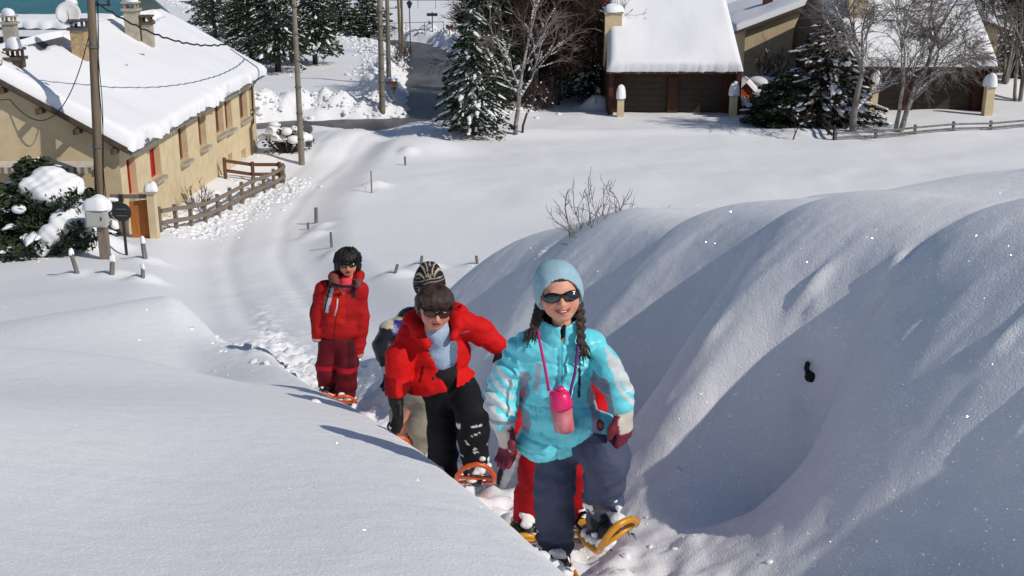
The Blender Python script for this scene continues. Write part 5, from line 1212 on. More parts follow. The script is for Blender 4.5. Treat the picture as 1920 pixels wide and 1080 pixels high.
# jacket
TQ, TQD, GR, WH = c_(112, 224, 236), c_(40, 160, 178), c_(150, 155, 168), c_(214, 222, 222)
S = SDF(); S.cap(J(1000, 650, .03), J(1095, 648, .03), .075, .075, .05)
S.ell(J(1047, 690, .02), (.162, .118, .15), None, .06); S.ell(J(1047, 765, 0), (.165, .13, .15), None, .06); S.ell(J(1042, 828, 0), (.182, .15, .13), None, .06)
S.cap(J(1080, 800, -.06), J(1128, 818, -.16), .10, .098, .05)
zl, zr = J(980, 842)[2], J(1150, 800, -.1)[2]; xl, xr = J(980, 856)[0], J(1150, 806, -.1)[0]
def hem(x): return zl+(zr-zl)*np.clip((x-xl-.10)/(xr-xl-.10), 0, 1.1)**1.3
S.sub(lambda X: hem(X[..., 0])-X[..., 2]+.006*np.sin(X[..., 0]*40))
S.chain([J(985, 655, .03), J(952, 705, .035), J(942, 742, .02), J(944, 788, -.02)], [.075, .07, .068, .056], .03)
S.chain([J(1110, 652, .03), J(1132, 690, 0)], [.072, .067], .03)
gx = go[0]
zof = lambda py, dy=0: J(1048, py, dy)[2]
def jc(V):
    x, y, z = V.T; C = np.tile(TQ, (len(V), 1)); nz_ = vnoise(V[:, 0]*30, V[:, 2]*30, 4)
    xx = x-J(1048, 700)[0]
    def put(m, c): C[m] = c
    # grey side panels under the arms
    put((np.abs(xx) > .135+.02*nz_) & (np.abs(xx) < .175) & (z < zof(690)) & (z > zof(800)) & (y < Y0+.1), GR)
    put((xx > .14+.012*nz_) & (xx < .20) & (z < zof(680)+.02*nz_) & (z > zof(738)) & (y < Y0+.02), GR*.62)
    put((np.abs(xx+.098-.15*(z-zof(700))) < .011+.004*nz_) & (z < zof(672)) & (z > zof(722)) & (y < Y0), GR*1.3)
    # pale chevrons on the left sleeve
    sl_ = xx < -.18
    for k in range(4):
        zc = zof(694+k*26); put(sl_ & (np.abs(z-zc+(xx+.26)*.9) < .016+.004*nz_) & (xx < -.2+.0*z), WH)
    put(sl_ & (xx < -.275) & (z < zof(735)), WH*.96)
    put(sl_ & (z < zof(776)) & (z > zof(784)), GR)
    # right sleeve: pale shoulder flash, grey inside panel
    put((xx > .2) & (np.abs(z-zof(668)+(xx-.24)*.8) < .02) & (y < Y0+.06), WH)
    put((xx > .225) & (np.abs(z-zof(692)+(xx-.26)*1.2) < .014), WH)
    put((xx > .155) & (xx < .2+.2*(zof(680)-z)) & (z < zof(682)) & (z > zof(742)), GR*.75)
    # zip flap
    put((np.abs(xx-.008) < .004) & (z > zof(765)) & (y < Y0-.05), TQD)
    put((np.abs(xx-.085) < .006) & (z < zof(672)) & (z > zof(730)) & (y < Y0-.03), np.array([.01, .01, .012]))
    # crest near the hem
    ex, ez = J(1122, 777, -.1)[0], J(1122, 777, -.1)[2]; r = np.hypot((x-ex)/.016, (z-ez)/.018); put((r < 1) & (y < Y0-.05), np.array([.02, .02, .03])); put((r < .55) & (y < Y0-.05), c_(190, 80, 40))
    return C
wr_ = wrinkle(.012, 4.5, 12, 2, .003)
def jdisp(V, N):
    x, y, z = V.T; xx = x-J(1048, 700)[0]; d = wr_(V, N); front = (y < Y0+.02); g_ = 0*z
    for q, a in ((672, .15), (742, -.1), (812, .1)): g_ = g_-.0045*np.exp(-((z-zof(q)-a*np.abs(xx))/.005)**2)*(np.abs(xx) < .17)       # stitched seams
    g_ = g_+.005*np.exp(-((xx-.012)/.016)**4)*front-.006*np.exp(-((xx+.010)/.004)**2)*front                                              # zip flap
    g_ = g_-.005*np.exp(-((z-hem(x)-.035)/.005)**2)                                                                                      # hem stitching
    for sx in (-1, 1): g_ = g_-.005*np.exp(-((xx-sx*(.098-.25*(zof(760)-z)))/.004)**2)*((z < zof(745)) & (z > zof(795)))*front             # slanted pockets
    # crosswise folds on the hanging sleeve
    g_ = g_+.006*np.sin((z+.25*xx)*95+3*vnoise(x*9, z*9, 3))*(xx < -.18)
    return d+N*g_[:, None]
jk = g.sdf(S, 'jacket', 'shell_fabric', .0062, jc, jdisp)
S = SDF(); S.chain([J(1118, 664, .02), J(1136, 694, -.05), J(1146, 712, -.14), J(1162, 742, -.235), J(1166, 754, -.245)], [.068, .066, .062, .054, .053], .03)
g.sdf(S, 'sleeve', 'shell_fabric', .0065, jc, wrinkle(.011, 4.5, 12, 3, .0028), jk)
# collar
S = SDF(); S.cap(J(1048, 642, .03), J(1049, 592, .03), .102, .098, .01)
ctop = J(1048, 588, .03)
S.sub(lambda X: X[..., 2]-(ctop[2]+.012+.45*(X[..., 1]-Y0-.03)-.0*X[..., 0]))
S.sub(lambda X: -(cap_(X, J(1048, 660, .03), J(1049, 560, .03), .088, .085)))
cx = J(1054, 620)[0]; S.sub(lambda X: np.where(X[..., 1] < Y0-.02, .007-np.abs(X[..., 0]-cx), -1.))
g.sdf(S, 'collar', 'shell_fabric', .0065, flat(TQ), wrinkle(.005, 6, 14, 5, .0015))
S = SDF(); S.cap(J(1048, 645, .03), J(1049, 600, .03), .086, .084, .01); S.sub(lambda X: X[..., 2]-(ctop[2]-.008+.45*(X[..., 1]-Y0-.03))); g.sdf(S, 'neck_warmer', 'matte_fabric', .009, flat((.012, .012, .014)))
S = SDF(); S.cap(J(1058, 612, -.06), J(1056, 628, -.068), .009, .007); g.sdf(S, 'zip_flap', 'matte_fabric', .005, flat((.01, .01, .012)))
# trousers
NV = c_(74, 81, 104)
S = SDF(); S.ell(J(1062, 815, .02), (.15, .125, .11), None, .05); S.chain([J(1046, 830, .01), J(1040, 910, -.02), J(1040, 960, 0), J(1041, 1024, .02)], [.098, .088, .086, .082], .04)
S.chain([J(1088, 818, -.02), J(1130, 846, -.20), J(1136, 868, -.22), J(1134, 905, -.17), J(1129, 952, -.13)], [.10, .098, .092, .086, .080], .04)
def pc(V): C = np.tile(NV, (len(V), 1)); w = (V[:, 2] < J(1041, 1005)[2]) & (V[:, 0] < J(1085, 1000)[0]); C[w] *= .55; n = fbm(V[:, 0]*22, V[:, 2]*22, 3, 8); C[(n > .1) & ((V[:, 2] < J(1041, 1018)[2]) | ((V[:, 2] < J(1130, 944, -.13)[2]) & (V[:, 0] > J(1088, 950)[0])))] = .75; return C
wt_ = wrinkle(.009, 7, 13, 8, .0022)
def tdisp(V, N):
    x, y, z = V.T; n = vnoise(x*11, z*7+y*5, 5); fr = (z < J(1041, 985)[2]) | ((x > J(1090, 900)[0]) & (z < J(1130, 925, -.13)[2])); kn = np.exp(-((z-J(1041, 915)[2])/.05)**2)
    return wt_(V, N)+N*(.006*np.sin(z*85+x*14+4*n)*fr+.006*np.sin(z*60-x*40+3*n)*kn)[:, None]
g.sdf(S, 'trousers', 'matte_fabric', .0075, pc, tdisp)
bc = lambda V: np.where((vnoise(V[:, 0]*25, V[:, 2]*25, 3) > .1)[:, None], np.array([[.02, .02, .022]]), np.array([[.11, .11, .12]]))
boot(g, J(1042, 1034, .02), J(1050, 1052, -.16), (0, 0, 1), bc); boot(g, J(1128, 968, -.14), J(1146, 982, -.32), (.05, -.3, 1), bc)
tz = np.array([.28, -.85, .30]); snowshoe(g, 'yellow snowshoe lifted by the girl in turquoise', J(1140, 1003, -.24), tz, (-.28, -.45, 1.), 'plastic_yellow', .50, .2)
snowshoe(g, 'yellow snowshoe sunk in the snow under the leading girl', J(1046, 1062, .0)-np.array((0, 0, .05)), (.1, -1, .05), (0, -.1, 1), 'plastic_yellow', .46, .18)
# gloves: burgundy with pale backs
BU, CRM = c_(118, 40, 56), c_(205, 196, 184)
def gcol(sx):
    def f_(a, b, n, V):
        C = np.tile(BU, (len(a), 1)); x = (V[:, 0]-V[:, 0].mean())*sx; pale = (x < .008+.03*vnoise(a*40, b*40, 2)) & (a < .085); C[pale] = CRM
        C[(a < .012)] = CRM*.95; C[(a < -.012)] = (.012, .012, .013); C[(x > .012) & (a > .04) & (np.abs(b) < .02)] = (.02, .012, .014); return C
    return f_
glove(g, 'glove', J(943, 796, -.03), (.2, -.10, -1), (.6, -.8, 0), 1.22, .5, gcol(1))
glove(g, 'glove', J(1168, 766, -.245), (.10, -.06, -1), (-.6, -.8, 0), 1.2, .45, gcol(-1), cuff=-.01)
# braids
def braid(p, pts, r, tail, name='braid'):
    P_ = np.array(pts); S = SDF(); u = np.linspace(0, 1, 11); acc = np.r_[0, np.cumsum(np.linalg.norm(np.diff(P_, axis=0), axis=1))]; acc /= acc[-1]
    for k, q in enumerate(u):
        c = np.array([np.interp(q, acc, P_[:, j]) for j in range(3)]); s_ = 1 if k % 2 else -1
        S.ell(c+np.array([s_*r*.45, -.003, 0]), (r*.8, r*.85, r*1.15), np.array(Matrix.Rotation(s_*.5, 3, 'Y')), .006)
    b = p.sdf(S, name, 'hair_brown', .0055, None, wrinkle(.002, 30, 10, 3, .0015))
    M = MB(); rng = np.random.RandomState(5); e = P_[-1]
    for k in range(22):
        q = np.array(tail)+rng.normal(0, .014, 3)*(1.2, .6, 1.); M.tube([e+rng.normal(0, r*.35, 3), (e+q)/2+rng.normal(0, .008, 3), q], [r*.38, r*.34, r*.08], 5)
    p.mb(M, 'hair_tail', 'hair_brown', b)
    M = MB(); M.tube([e+(0, 0, .008), e-(0, 0, .006)], r*.75, 8); p.mb(M, 'hair_tie', 'ribbon_purple', b)
braid(g, [J(1014, 568, .03), J(1008, 592, -.02), J(1003, 612, -.05)], .018, J(990, 640, -.06))
braid(g, [J(1084, 565, .02), J(1089, 595, -.03), J(1089, 622, -.07), J(1089, 640, -.085)], .017, J(1097, 672, -.09))
# bottle on its lanyard
bb = J(1056, 785, -.19); wb_ = thing('water_bottle', 'pink-capped red water bottle hanging on a pink neck strap', 'bottle', tuple(bb))
def bp(M, name, m, par=None, sm=True): M.v = [v-bb for v in M.v]; return M.build(name, m, par or wb_, sm)
mat('bottle_red', (.45, .03, .06), .2, 0, 14, .1, 20, col2=(.75, .28, .30), spec=.5, coat=.6)
b0, b1, b2_ = J(1059, 808, -.19), J(1053, 764, -.18), J(1051, 752, -.18)
M = MB(); M.tube([b0-(0, 0, .0), b0+(0, 0, .006), b0+(b1-b0)*.5, b1-(b1-b0)*.06, b1], [.036, .045, .045, .046, .042], 18); bp(M, 'bottle_body', 'bottle_red')
M = MB(); M.tube([b1, b1+(b2_-b1)*.6, b2_, J(1050, 738, -.18), J(1050, 732, -.18)], [.050, .051, .048, .043, .028], 18); cp = bp(M, 'cap', 'plastic_pink')
M = MB(); M.tube([J(1050, 733, -.18), J(1051, 725, -.18)], [.02, .016], 10); bp(M, 'spout', 'plastic_pink', cp)
M = MB(); th = np.linspace(0, 2*math.pi, 14); c = J(1036, 740, -.18); M.tube([c+np.array([.012*math.cos(a), 0, .016*math.sin(a)]) for a in th], .004, 6, False); bp(M, 'strap_ring', 'plastic_pink', cp)
for k, (pts, mm) in enumerate((([J(1006, 606, -.03), J(1012, 640, -.10), J(1022, 690, -.14), J(1029, 733, -.17)], 'ribbon_pink'), ([J(1086, 612, -.03), J(1083, 655, -.10), J(1078, 700, -.14), J(1071, 728, -.17), J(1068, 742, -.19)], 'ribbon_purple'))):
    M = MB(); M.tube(pts, .0065, 6); bp(M, 'neck_strap', mm)
# ================================================================== the boy in the red jacket
Y0 = 6.86
bo = J(838, 893); b = Person('boy in a bright red jacket and black trousers, bending beside the leading girl', (bo[0], Y0, bo[2]))
SKB = c_(222, 158, 132); f = head_frame(J(816, 578, -.12), .238, math.radians(12), math.radians(8), math.radians(6))
add_body(b, f, dict(lip=c_(176, 84, 78), mouth=.0, cheek=c_(214, 130, 112)), (
    ([J(822, 628, .03), J(825, 690, .04), J(825, 735, .05)], [.08, .08, .08]), ([J(775, 625, .02), J(745, 680, -.02), J(742, 740, -.08)], [.045, .036, .028]), ([J(860, 605, .02), J(903, 620, .02), J(937, 650, .04)], [.045, .036, .028]),
    ([J(825, 745), J(830, 815, -.02), J(832, 880, .02)], [.07, .055, .04]), ([J(865, 735), J(884, 775, -.16), J(890, 855, -.16)], [.07, .055, .04])), SKB)
sunglasses(b, f, 'lens_amber', 1.08, wrap=.3)
S = SDF(); S.ell(f(0, .09, .13), np.array((.44, .48, .45))*f.h, f.R); S.ell(f(0, .16, -.1), np.array((.41, .36, .32))*f.h, f.R, .06)
S.ell(f(0, -.24, .30), np.array((.34, .16, .14))*f.h, f.R, .08)
def hc(X):
    q = ((X-f.c)@f.R)/f.h; fr = .19+.05*np.sin(q[..., 0]*28)+.03*np.sin(q[..., 0]*61+1); return np.where(q[..., 1] < -.02, (fr-q[..., 2])*f.h, (-.36-q[..., 2])*f.h)
S.sub(hc); hr = b.sdf(S, 'hair', 'hair_brown', .008, None, wrinkle(.006, 22, 6, 3, .003)); hair_strands(b, f, 420, hr, 'hair_brown', .17, -.3, r=.0045, seed=2)
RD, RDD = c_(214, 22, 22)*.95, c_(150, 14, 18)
S = SDF(); S.cap(J(775, 630, .03), J(862, 605, .03), .085, .08, .05); S.ell(J(822, 660, .03), (.20, .135, .17), None, .06); S.ell(J(822, 715, .02), (.225, .15, .13), None, .06); S.ell(J(845, 722, -.02), (.2, .16, .10), None, .05)
S.chain([J(770, 632, .02), J(752, 670, -.03), J(748, 692, -.06), J(742, 738, -.10)], [.085, .085, .078, .068], .03)
S.chain([J(862, 608, .02), J(900, 622, .02), J(932, 645, .04)], [.082, .074, .062], .03)
za, zb_ = J(770, 748, -.1)[2], J(905, 708, -.1)[2]; xa, xb_ = J(770, 750, -.1)[0], J(905, 708, -.1)[0]
arm_x = J(764, 700)[0]
S.sub(lambda X: np.where(X[..., 0] > arm_x, za+(zb_-za)*np.clip((X[..., 0]-xa)/(xb_-xa), 0, 1)-X[..., 2], J(742, 740, -.1)[2]-X[..., 2]))
# open front
ox0 = J(815, 640)[0]; otop, obot = J(815, 622)[2], J(840, 716)[2]
def open_front(X):
    u = np.clip((otop-X[..., 2])/(otop-obot), 0, 1.0); c = ox0+(.02+.09*u); w = .085*(1-u**2*.75)
    return np.where((X[..., 1] < Y0-.02) & (X[..., 2] > obot), (w-np.abs(X[..., 0]-c)), -1.)
S.sub(open_front)
def bj(V):
    C = np.tile(RD, (len(V), 1)); x, y, z = V.T
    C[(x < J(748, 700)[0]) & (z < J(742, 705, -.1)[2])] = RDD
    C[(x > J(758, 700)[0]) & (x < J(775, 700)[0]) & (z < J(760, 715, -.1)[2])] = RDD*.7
    # small pale chest mark and dark pocket zip
    ex, ez = J(872, 627, -.1)[0], J(872, 627, -.1)[2]; C[(np.abs(x-ex) < .028) & (np.abs(z-ez-(x-ex)*.25) < .006) & (y < Y0)] = c_(215, 120, 120)
    for (a, c) in ((808, 666), (812, 708)): C[np.hypot(x-J(a, c, -.1)[0], z-J(a, c, -.1)[2]) < .010] = .02
    C[np.abs(x-J(790, 700, -.1)[0]-.25*(z-J(790, 702, -.1)[2])) < np.where(np.abs(z-J(790, 702, -.1)[2]) < .05, .007, 0)] = RDD*.25
    return C
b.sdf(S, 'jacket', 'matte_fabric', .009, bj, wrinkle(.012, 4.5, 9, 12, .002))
# hood lying on the shoulders, collar flaps
S = SDF(); S.chain([J(772, 600, .06), J(785, 622, -.06), J(800, 648, -.15)], [.05, .045, .03], .02); S.chain([J(772, 600, .06), J(820, 575, .14), J(862, 585, .06)], [.05, .06, .05], .03); S.chain([J(862, 585, .06), J(858, 610, -.06), J(850, 632, -.12)], [.045, .035, .022], .02)
S.cap(J(862, 582, .02), J(866, 570, .02), .012, .006, .01)
b.sdf(S, 'hood', 'matte_fabric', .009, flat(RD*.95), wrinkle(.006, 8, 12, 6, .002))
S = SDF(); S.ell(J(828, 655, .02), (.13, .135, .16), None, .03); S.cap(J(818, 628, -.06), J(818, 612, -.05), .085, .078, .03); S.sub(lambda X: J(835, 690, 0)[2]-X[..., 2]); 
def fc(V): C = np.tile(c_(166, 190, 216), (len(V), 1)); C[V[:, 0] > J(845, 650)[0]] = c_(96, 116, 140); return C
b.sdf(S, 'fleece', 'matte_fabric', .009, fc, wrinkle(.008, 9, 9, 5, .002))
S = SDF(); S.ell(J(833, 702, .02), (.15, .142, .13), None, .03); b.sdf(S, 'dark_pullover', 'matte_fabric', .011, flat((.012, .012, .014)), wrinkle(.006, 7, 9, 5, .002))
BK = np.array((.011, .011, .013))
S = SDF(); S.ell(J(838, 722, .02), (.17, .135, .12), None, .05); S.chain([J(828, 745, .01), J(830, 815, -.03), J(831, 850, -.02), J(832, 886, 0)], [.10, .088, .084, .086], .04)
S.chain([J(868, 735, -.02), J(884, 772, -.17), J(888, 815, -.17), J(892, 862, -.16)], [.105, .098, .09, .088], .04)
tr_ = b.sdf(S, 'trousers', 'matte_fabric', .009, powder(BK, .72, 24, 5, lambda V: (V[:, 2] < J(880, 770, -.2)[2]) & (V[:, 0] > J(858, 800)[0])), wrinkle(.011, 5, 8, 15, .002))
bb_ = lambda V: np.tile(np.array([[.05, .05, .055]]), (len(V), 1))
boot(b, J(832, 892, .02), J(836, 903, -.15), (0, 0, 1), bb_); boot(b, J(888, 874, -.17), J(893, 888, -.34), (0, -.2, 1), bb_)
snowshoe(b, 'orange snowshoe with its toe raised under the boy in red', J(890, 905, -.26), (.06, -.78, .42), (0, .55, 1.), 'plastic_orange', .52, .23)
snowshoe(b, 'orange snowshoe of the boy in red half hidden by the bank', J(832, 906, -.08), (0, -1, .05), (0, 0, 1.), 'plastic_orange', .52, .2)
blk = lambda a, b2, n, V: np.tile(np.array([[.012, .012, .013]]), (len(a), 1))
glove(b, 'glove', J(742, 748, -.11), (.12, -.05, -1), (.5, -.9, 0), 1.3, .35, blk); glove(b, 'glove', J(936, 650, .04), (.4, .1, -.8), (-.7, -.6, 0), 1.15, .6, blk)

# ================================================================== the child in the striped hat
Y0 = 7.75
so = J(785, 862); s5 = Person('child in a striped woollen hat and dark patterned jacket, half hidden behind the boy', (so[0], Y0, so[2]))
f = head_frame(J(805, 535, 0), .225, math.radians(6), 0, 0)
add_body(s5, f, dict(lip=c_(170, 80, 76)), (
    ([J(800, 590, .02), J(795, 680, .02), J(790, 740, .02)], [.09, .10, .10]), ([J(765, 600, .03), J(730, 630, 0), J(728, 672, -.05)], [.045, .036, .028]), ([J(840, 600, .03), J(850, 660, 0), J(850, 710, -.04)], [.045, .036, .028]),
    ([J(775, 745), J(760, 790, 0), J(752, 825, .1)], [.07, .055, .04]), ([J(800, 745), J(795, 805, -.04), J(795, 855, 0)], [.07, .055, .04])), SKB)
S = SDF(); S.ell(f(0, .06, .14), np.array((.46, .50, .46))*f.h, f.R); S.ell(f(0, .08, -.05), np.array((.455, .47, .36))*f.h, f.R, .05); S.ell(f(0, .06, .55), np.array((.16, .2, .1))*f.h, f.R, .1)
S.sub(lambda X: np.where((((X-f.c)@f.R)/f.h)[..., 1] < -.1, (.1-(((X-f.c)@f.R)/f.h)[..., 2])*f.h, (-.36-(((X-f.c)@f.R)/f.h)[..., 2])*f.h))
def hatc(V):
    q = f.inv(V); C = np.tile(np.array([.018, .014, .017]), (len(V), 1)); side = q[:, 0] < .02
    st = np.sin((q[:, 2]-.35*q[:, 0]*side)*62) > .62; C[st & (q[:, 2] < .33)] = c_(150, 146, 138); st2 = np.sin(np.arctan2(q[:, 0], q[:, 1]+.6)*26) > .6; C[st2 & (q[:, 2] > .30)] = c_(190, 182, 160)
    C[(np.abs(q[:, 2]-.12) < .03)] = c_(84, 34, 44); return C
s5.sdf(S, 'hat', 'matte_fabric', .007, hatc, wrinkle(.002, 9, 12, 3, .001))
sunglasses(s5, f)
def sj(V):
    C = np.tile(np.array([.012, .012, .014]), (len(V), 1)); x, y, z = V.T
    C[(x < J(762, 600)[0]) & (z < J(740, 592)[2]) & (z > J(740, 608)[2])] = c_(196, 186, 160); C[(x < J(735, 600)[0]) & (z < J(740, 585)[2]) & (z > J(740, 600)[2])] = c_(210, 208, 200)
    C[(x > J(740, 600)[0]) & (x < J(775, 600)[0]) & (z < J(740, 596)[2]) & (z > J(740, 620)[2])] = c_(44, 44, 130); return C
S = SDF(); S.cap(J(770, 600, .03), J(838, 600, .03), .082, .08, .05); S.ell(J(800, 645, .03), (.17, .13, .17), None, .06); S.ell(J(795, 705, .03), (.175, .135, .15), None, .06)
S.chain([J(768, 603, .03), J(731, 622, -.03), J(720, 645, -.06), J(722, 666, -.10)], [.082, .076, .07, .062], .03); S.chain([J(838, 605, .03), J(850, 660, 0), J(850, 700, -.04)], [.08, .07, .058], .03); S.cap(J(803, 590, .03), J(803, 565, .03), .095, .09, .02)
s5.sdf(S, 'jacket', 'shell_fabric', .009, sj, wrinkle(.010, 5, 11, 22, .002))
def glc(a, b2, n, V):
    C = np.tile(np.array([[.012, .012, .013]]), (len(a), 1)); C[(np.abs(a-.045) < .02) & (np.abs(b2) < .02)] = c_(200, 200, 200); return C
glove(s5, 'glove', J(724, 676, -.12), (.2, -.2, -1), (.6, -.7, 0), 1.35, .5, glc); glove(s5, 'glove', J(850, 705, -.05), (0, -.2, -1), (-.6, -.7, 0), 1.2, .5, blk)
BE = c_(150, 143, 128)
S = SDF(); S.ell(J(790, 738, .02), (.15, .12, .11), None, .05); S.chain([J(800, 748, 0), J(790, 800, -.06), J(795, 835, -.02), J(797, 860, 0)], [.10, .092, .082, .08], .04); S.chain([J(772, 748, .03), J(757, 775, .10), J(752, 795, .16)], [.098, .088, .08], .04)
s5.sdf(S, 'trousers', 'matte_fabric', .010, flat(BE), wrinkle(.010, 5, 9, 31, .002))
S = SDF(); S.chain([J(755, 778, .12), J(752, 800, .15), J(751, 818, .16)], [.092, .088, .08], .04); s5.sdf(S, 'gaiter', 'matte_fabric', .010, flat((.012, .012, .013)), wrinkle(.008, 6, 12, 3, .002))
boot(s5, J(751, 824, .14), J(752, 836, -.02), (0, 0, 1), bb_); boot(s5, J(797, 866, 0), J(800, 876, -.16), (0, 0, 1), bb_)
snowshoe(s5, 'orange snowshoe seen beneath the gloved hand of the boy in red', J(751, 840, .06), (0, -.85, .3), (0, .35, 1), 'plastic_orange', .5, .2)
snowshoe(s5, 'orange snowshoe under the beige trouser leg behind the boy', J(798, 880, -.06), (0, -1, .05), (0, 0, 1.), 'plastic_orange', .5, .19)

# ================================================================== the hiker in the dark red suit
Y0 = 11.04
wo = J(638, 742); w6 = Person('hiker in a red ski jacket and maroon trousers with bushy black hair, last in line', (wo[0], Y0, wo[2]))
SKW = c_(212, 138, 104); f = head_frame(J(652, 494, -.02), .225, math.radians(8), math.radians(3), math.radians(-3))
add_body(w6, f, dict(lip=c_(160, 70, 66), mouth=.025), (
    ([J(645, 540, .02), J(640, 590, .02), J(635, 630, .02)], [.10, .11, .11]), ([J(612, 545, .03), J(600, 590, .02), J(602, 630, 0)], [.05, .04, .03]), ([J(668, 545, .03), J(674, 600, .02), J(670, 655, 0)], [.05, .04, .03]),
    ([J(622, 640), J(616, 690, -.02), J(612, 722, .02)], [.08, .06, .045]), ([J(650, 640), J(652, 690, -.06), J(648, 738, -.02)], [.08, .06, .045])), SKW)
sunglasses(w6, f, 'lens_blue', 1.0)
S = SDF(); S.ell(f(0, .12, .20), np.array((.47, .48, .41))*f.h, f.R); S.ell(f(-.30, .12, -.15), np.array((.24, .3, .34))*f.h, f.R, .06); S.ell(f(.32, .12, -.12), np.array((.22, .3, .32))*f.h, f.R, .06); S.ell(f(0, .25, -.2), np.array((.4, .25, .35))*f.h, f.R, .08); S.ell(f(.05, -.25, .34), np.array((.36, .2, .16))*f.h, f.R, .08)
S.sub(lambda X: np.where(((((X-f.c)@f.R)/f.h)[..., 1] < .02) & (np.abs((((X-f.c)@f.R)/f.h)[..., 0]) < .33), (.17+.05*np.sin((((X-f.c)@f.R)/f.h)[..., 0]*30)-(((X-f.c)@f.R)/f.h)[..., 2])*f.h, -1.))
hr = w6.sdf(S, 'hair', 'hair_dark', .009, None, lambda V, N: N*(.012*vn3(V, 32, 2)+.008*vn3(V, 75, 5))[:, None])
hair_strands(w6, f, 380, hr, 'hair_dark', .24, -.38, rad=(.53, .55, .50), r=.006, seed=5, curl=.03, c0=(0, .1, .16))
R1, R2, MR = c_(196, 34, 24), c_(170, 24, 26), c_(96, 18, 28)
def wj(V):
    C = np.tile(R2, (len(V), 1)); x, y, z = V.T; xc = J(640, 560)[0]; C[(np.abs(x-xc+.05) < .10) & (z > J(640, 600)[2]) & (y < Y0)] = R1
    yk = (z < J(640, 522)[2]) & (z > J(640, 537+0)[2]) & (y < Y0+.02) & (x > J(614, 540)[0]) & (x < J(672, 540)[0]); C[yk] = (.012, .012, .014)
    C[(np.abs(x-J(617, 550)[0]-(z-J(617, 550)[2])*.25) < .022) & (z < J(617, 527)[2]) & (z > J(617, 575)[2]) & (y < Y0+.05)] = c_(120, 96, 84)
    C[(np.abs(x-J(618, 552)[0]-(z-J(618, 552)[2])*.28-.02) < .016) & (z < J(617, 532)[2]) & (z > J(617, 582)[2]) & (y < Y0+.05)] = c_(208, 208, 218)
    C[(np.abs(x-J(617, 552)[0]-(z-J(618, 552)[2])*.28-.0) < .008) & (z < J(617, 530)[2]) & (z > J(617, 580)[2]) & (y < Y0+.05)] = (.015, .015, .017)
    C[(np.abs(x-J(664, 545)[0]) < .02) & (z < J(664, 532)[2]) & (z > J(664, 555)[2]) & (y < Y0+.02)] = (.03, .03, .04)
    C[np.abs(x-J(634, 580)[0]-.15*(z-J(634, 580)[2])) < np.where((z < J(634, 545)[2]) & (y < Y0), .006, 0)] = R2*.35
    C[(z < J(600, 633)[2]) & (z > J(600, 637)[2]) & (x < J(608, 600)[0])] = c_(220, 190, 190); C[(z < J(670, 662)[2]) & (z > J(670, 666)[2]) & (x > J(660, 600)[0])] = c_(200, 150, 140)
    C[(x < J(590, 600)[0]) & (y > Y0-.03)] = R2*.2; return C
S = SDF(); S.cap(J(613, 543, .03), J(670, 542, .03), .092, .092, .05); S.ell(J(640, 575, .02), (.20, .14, .2), None, .06); S.ell(J(637, 612, .02), (.205, .15, .17), None, .06)
S.chain([J(608, 545, .03), J(598, 590, .03), J(597, 632, 0)], [.092, .082, .07], .03); S.chain([J(672, 545, .03), J(677, 600, .03), J(671, 660, 0)], [.088, .08, .068], .03)
hz_ = J(637, 637)[2]; S.sub(lambda X: np.where((X[..., 0] > J(606, 640)[0]) & (X[..., 0] < J(660, 640)[0]), hz_-X[..., 2], np.where(X[..., 0] < J(640, 640)[0], J(597, 640)[2], J(671, 668)[2])-X[..., 2]))
w6.sdf(S, 'jacket', 'matte_fabric', .011, wj, wrinkle(.012, 4, 8, 42, .002))
S = SDF(); S.chain([J(626, 520, -.04), J(630, 535, -.10)], [.055, .04], .02); S.chain([J(626, 518, .02), J(650, 508, .10), J(674, 516, .03)], [.05, .06, .05], .03); S.chain([J(674, 518, 0), J(670, 535, -.09)], [.05, .035], .02)
w6.sdf(S, 'collar', 'matte_fabric', .010, lambda V: np.where((V[:, 1] < Y0-.07)[:, None], c_(120, 70, 66)[None], R2[None]), wrinkle(.005, 6, 9, 3, .002))
S = SDF(); S.cap(J(648, 534, -.03), J(648, 528, -.03), .075, .066, .02); w6.sdf(S, 'undershirt', 'matte_fabric', .011, flat(c_(226, 70, 84)))
M = MB(); M.tube([J(622, 533, -.13), J(640, 537, -.16), J(655, 537, -.15), J(668, 532, -.11)], .014, 6); w6.mb(M, 'chest_strap', 'strap_black')
M = MB(); M.tube([J(633, 560, -.155), J(632, 575, -.16), J(628, 592, -.16)], .008, 5); w6.mb(M, 'zip_pull', 'dish_white')
def wp(V):
    C = np.tile(MR, (len(V), 1)); z = V[:, 2]; C[(z < J(640, 681)[2]) & (z > J(640, 689)[2]) & (V[:, 1] < Y0)] = c_(170, 20, 40); C[(np.abs(V[:, 0]-J(660, 660)[0]) < .035) & (z > J(640, 680)[2])] = MR*.45; return C
S = SDF(); S.ell(J(637, 636, .03), (.185, .14, .12), None, .05); S.chain([J(620, 645, .02), J(612, 685, .0), J(613, 700, 0), J(614, 720, .05)], [.115, .098, .094, .088], .04); S.chain([J(652, 645, .01), J(652, 690, -.06), J(650, 715, -.04), J(648, 738, -.03)], [.115, .10, .098, .098], .04)
w6.sdf(S, 'trousers', 'matte_fabric', .012, wp, wrinkle(.012, 4, 8, 48, .002))
boot(w6, J(612, 728, .05), J(607, 734, -.12), (0, 0, 1), bb_); boot(w6, J(648, 744, -.03), J(650, 750, -.2), (0, 0, 1), lambda V: np.tile(np.array([[.35, .35, .36]]), (len(V), 1)))
snowshoe(w6, 'orange snowshoe tip under the last hiker in red', J(650, 752, -.14), (0.05, -.9, .2), (0, .2, 1), 'plastic_orange', .55, .2); snowshoe(w6, 'orange snowshoe of the last hiker behind the snow bank edge', J(612, 738, -.04), (-.05, -1, .05), (0, 0, 1), 'plastic_orange', .55, .2)

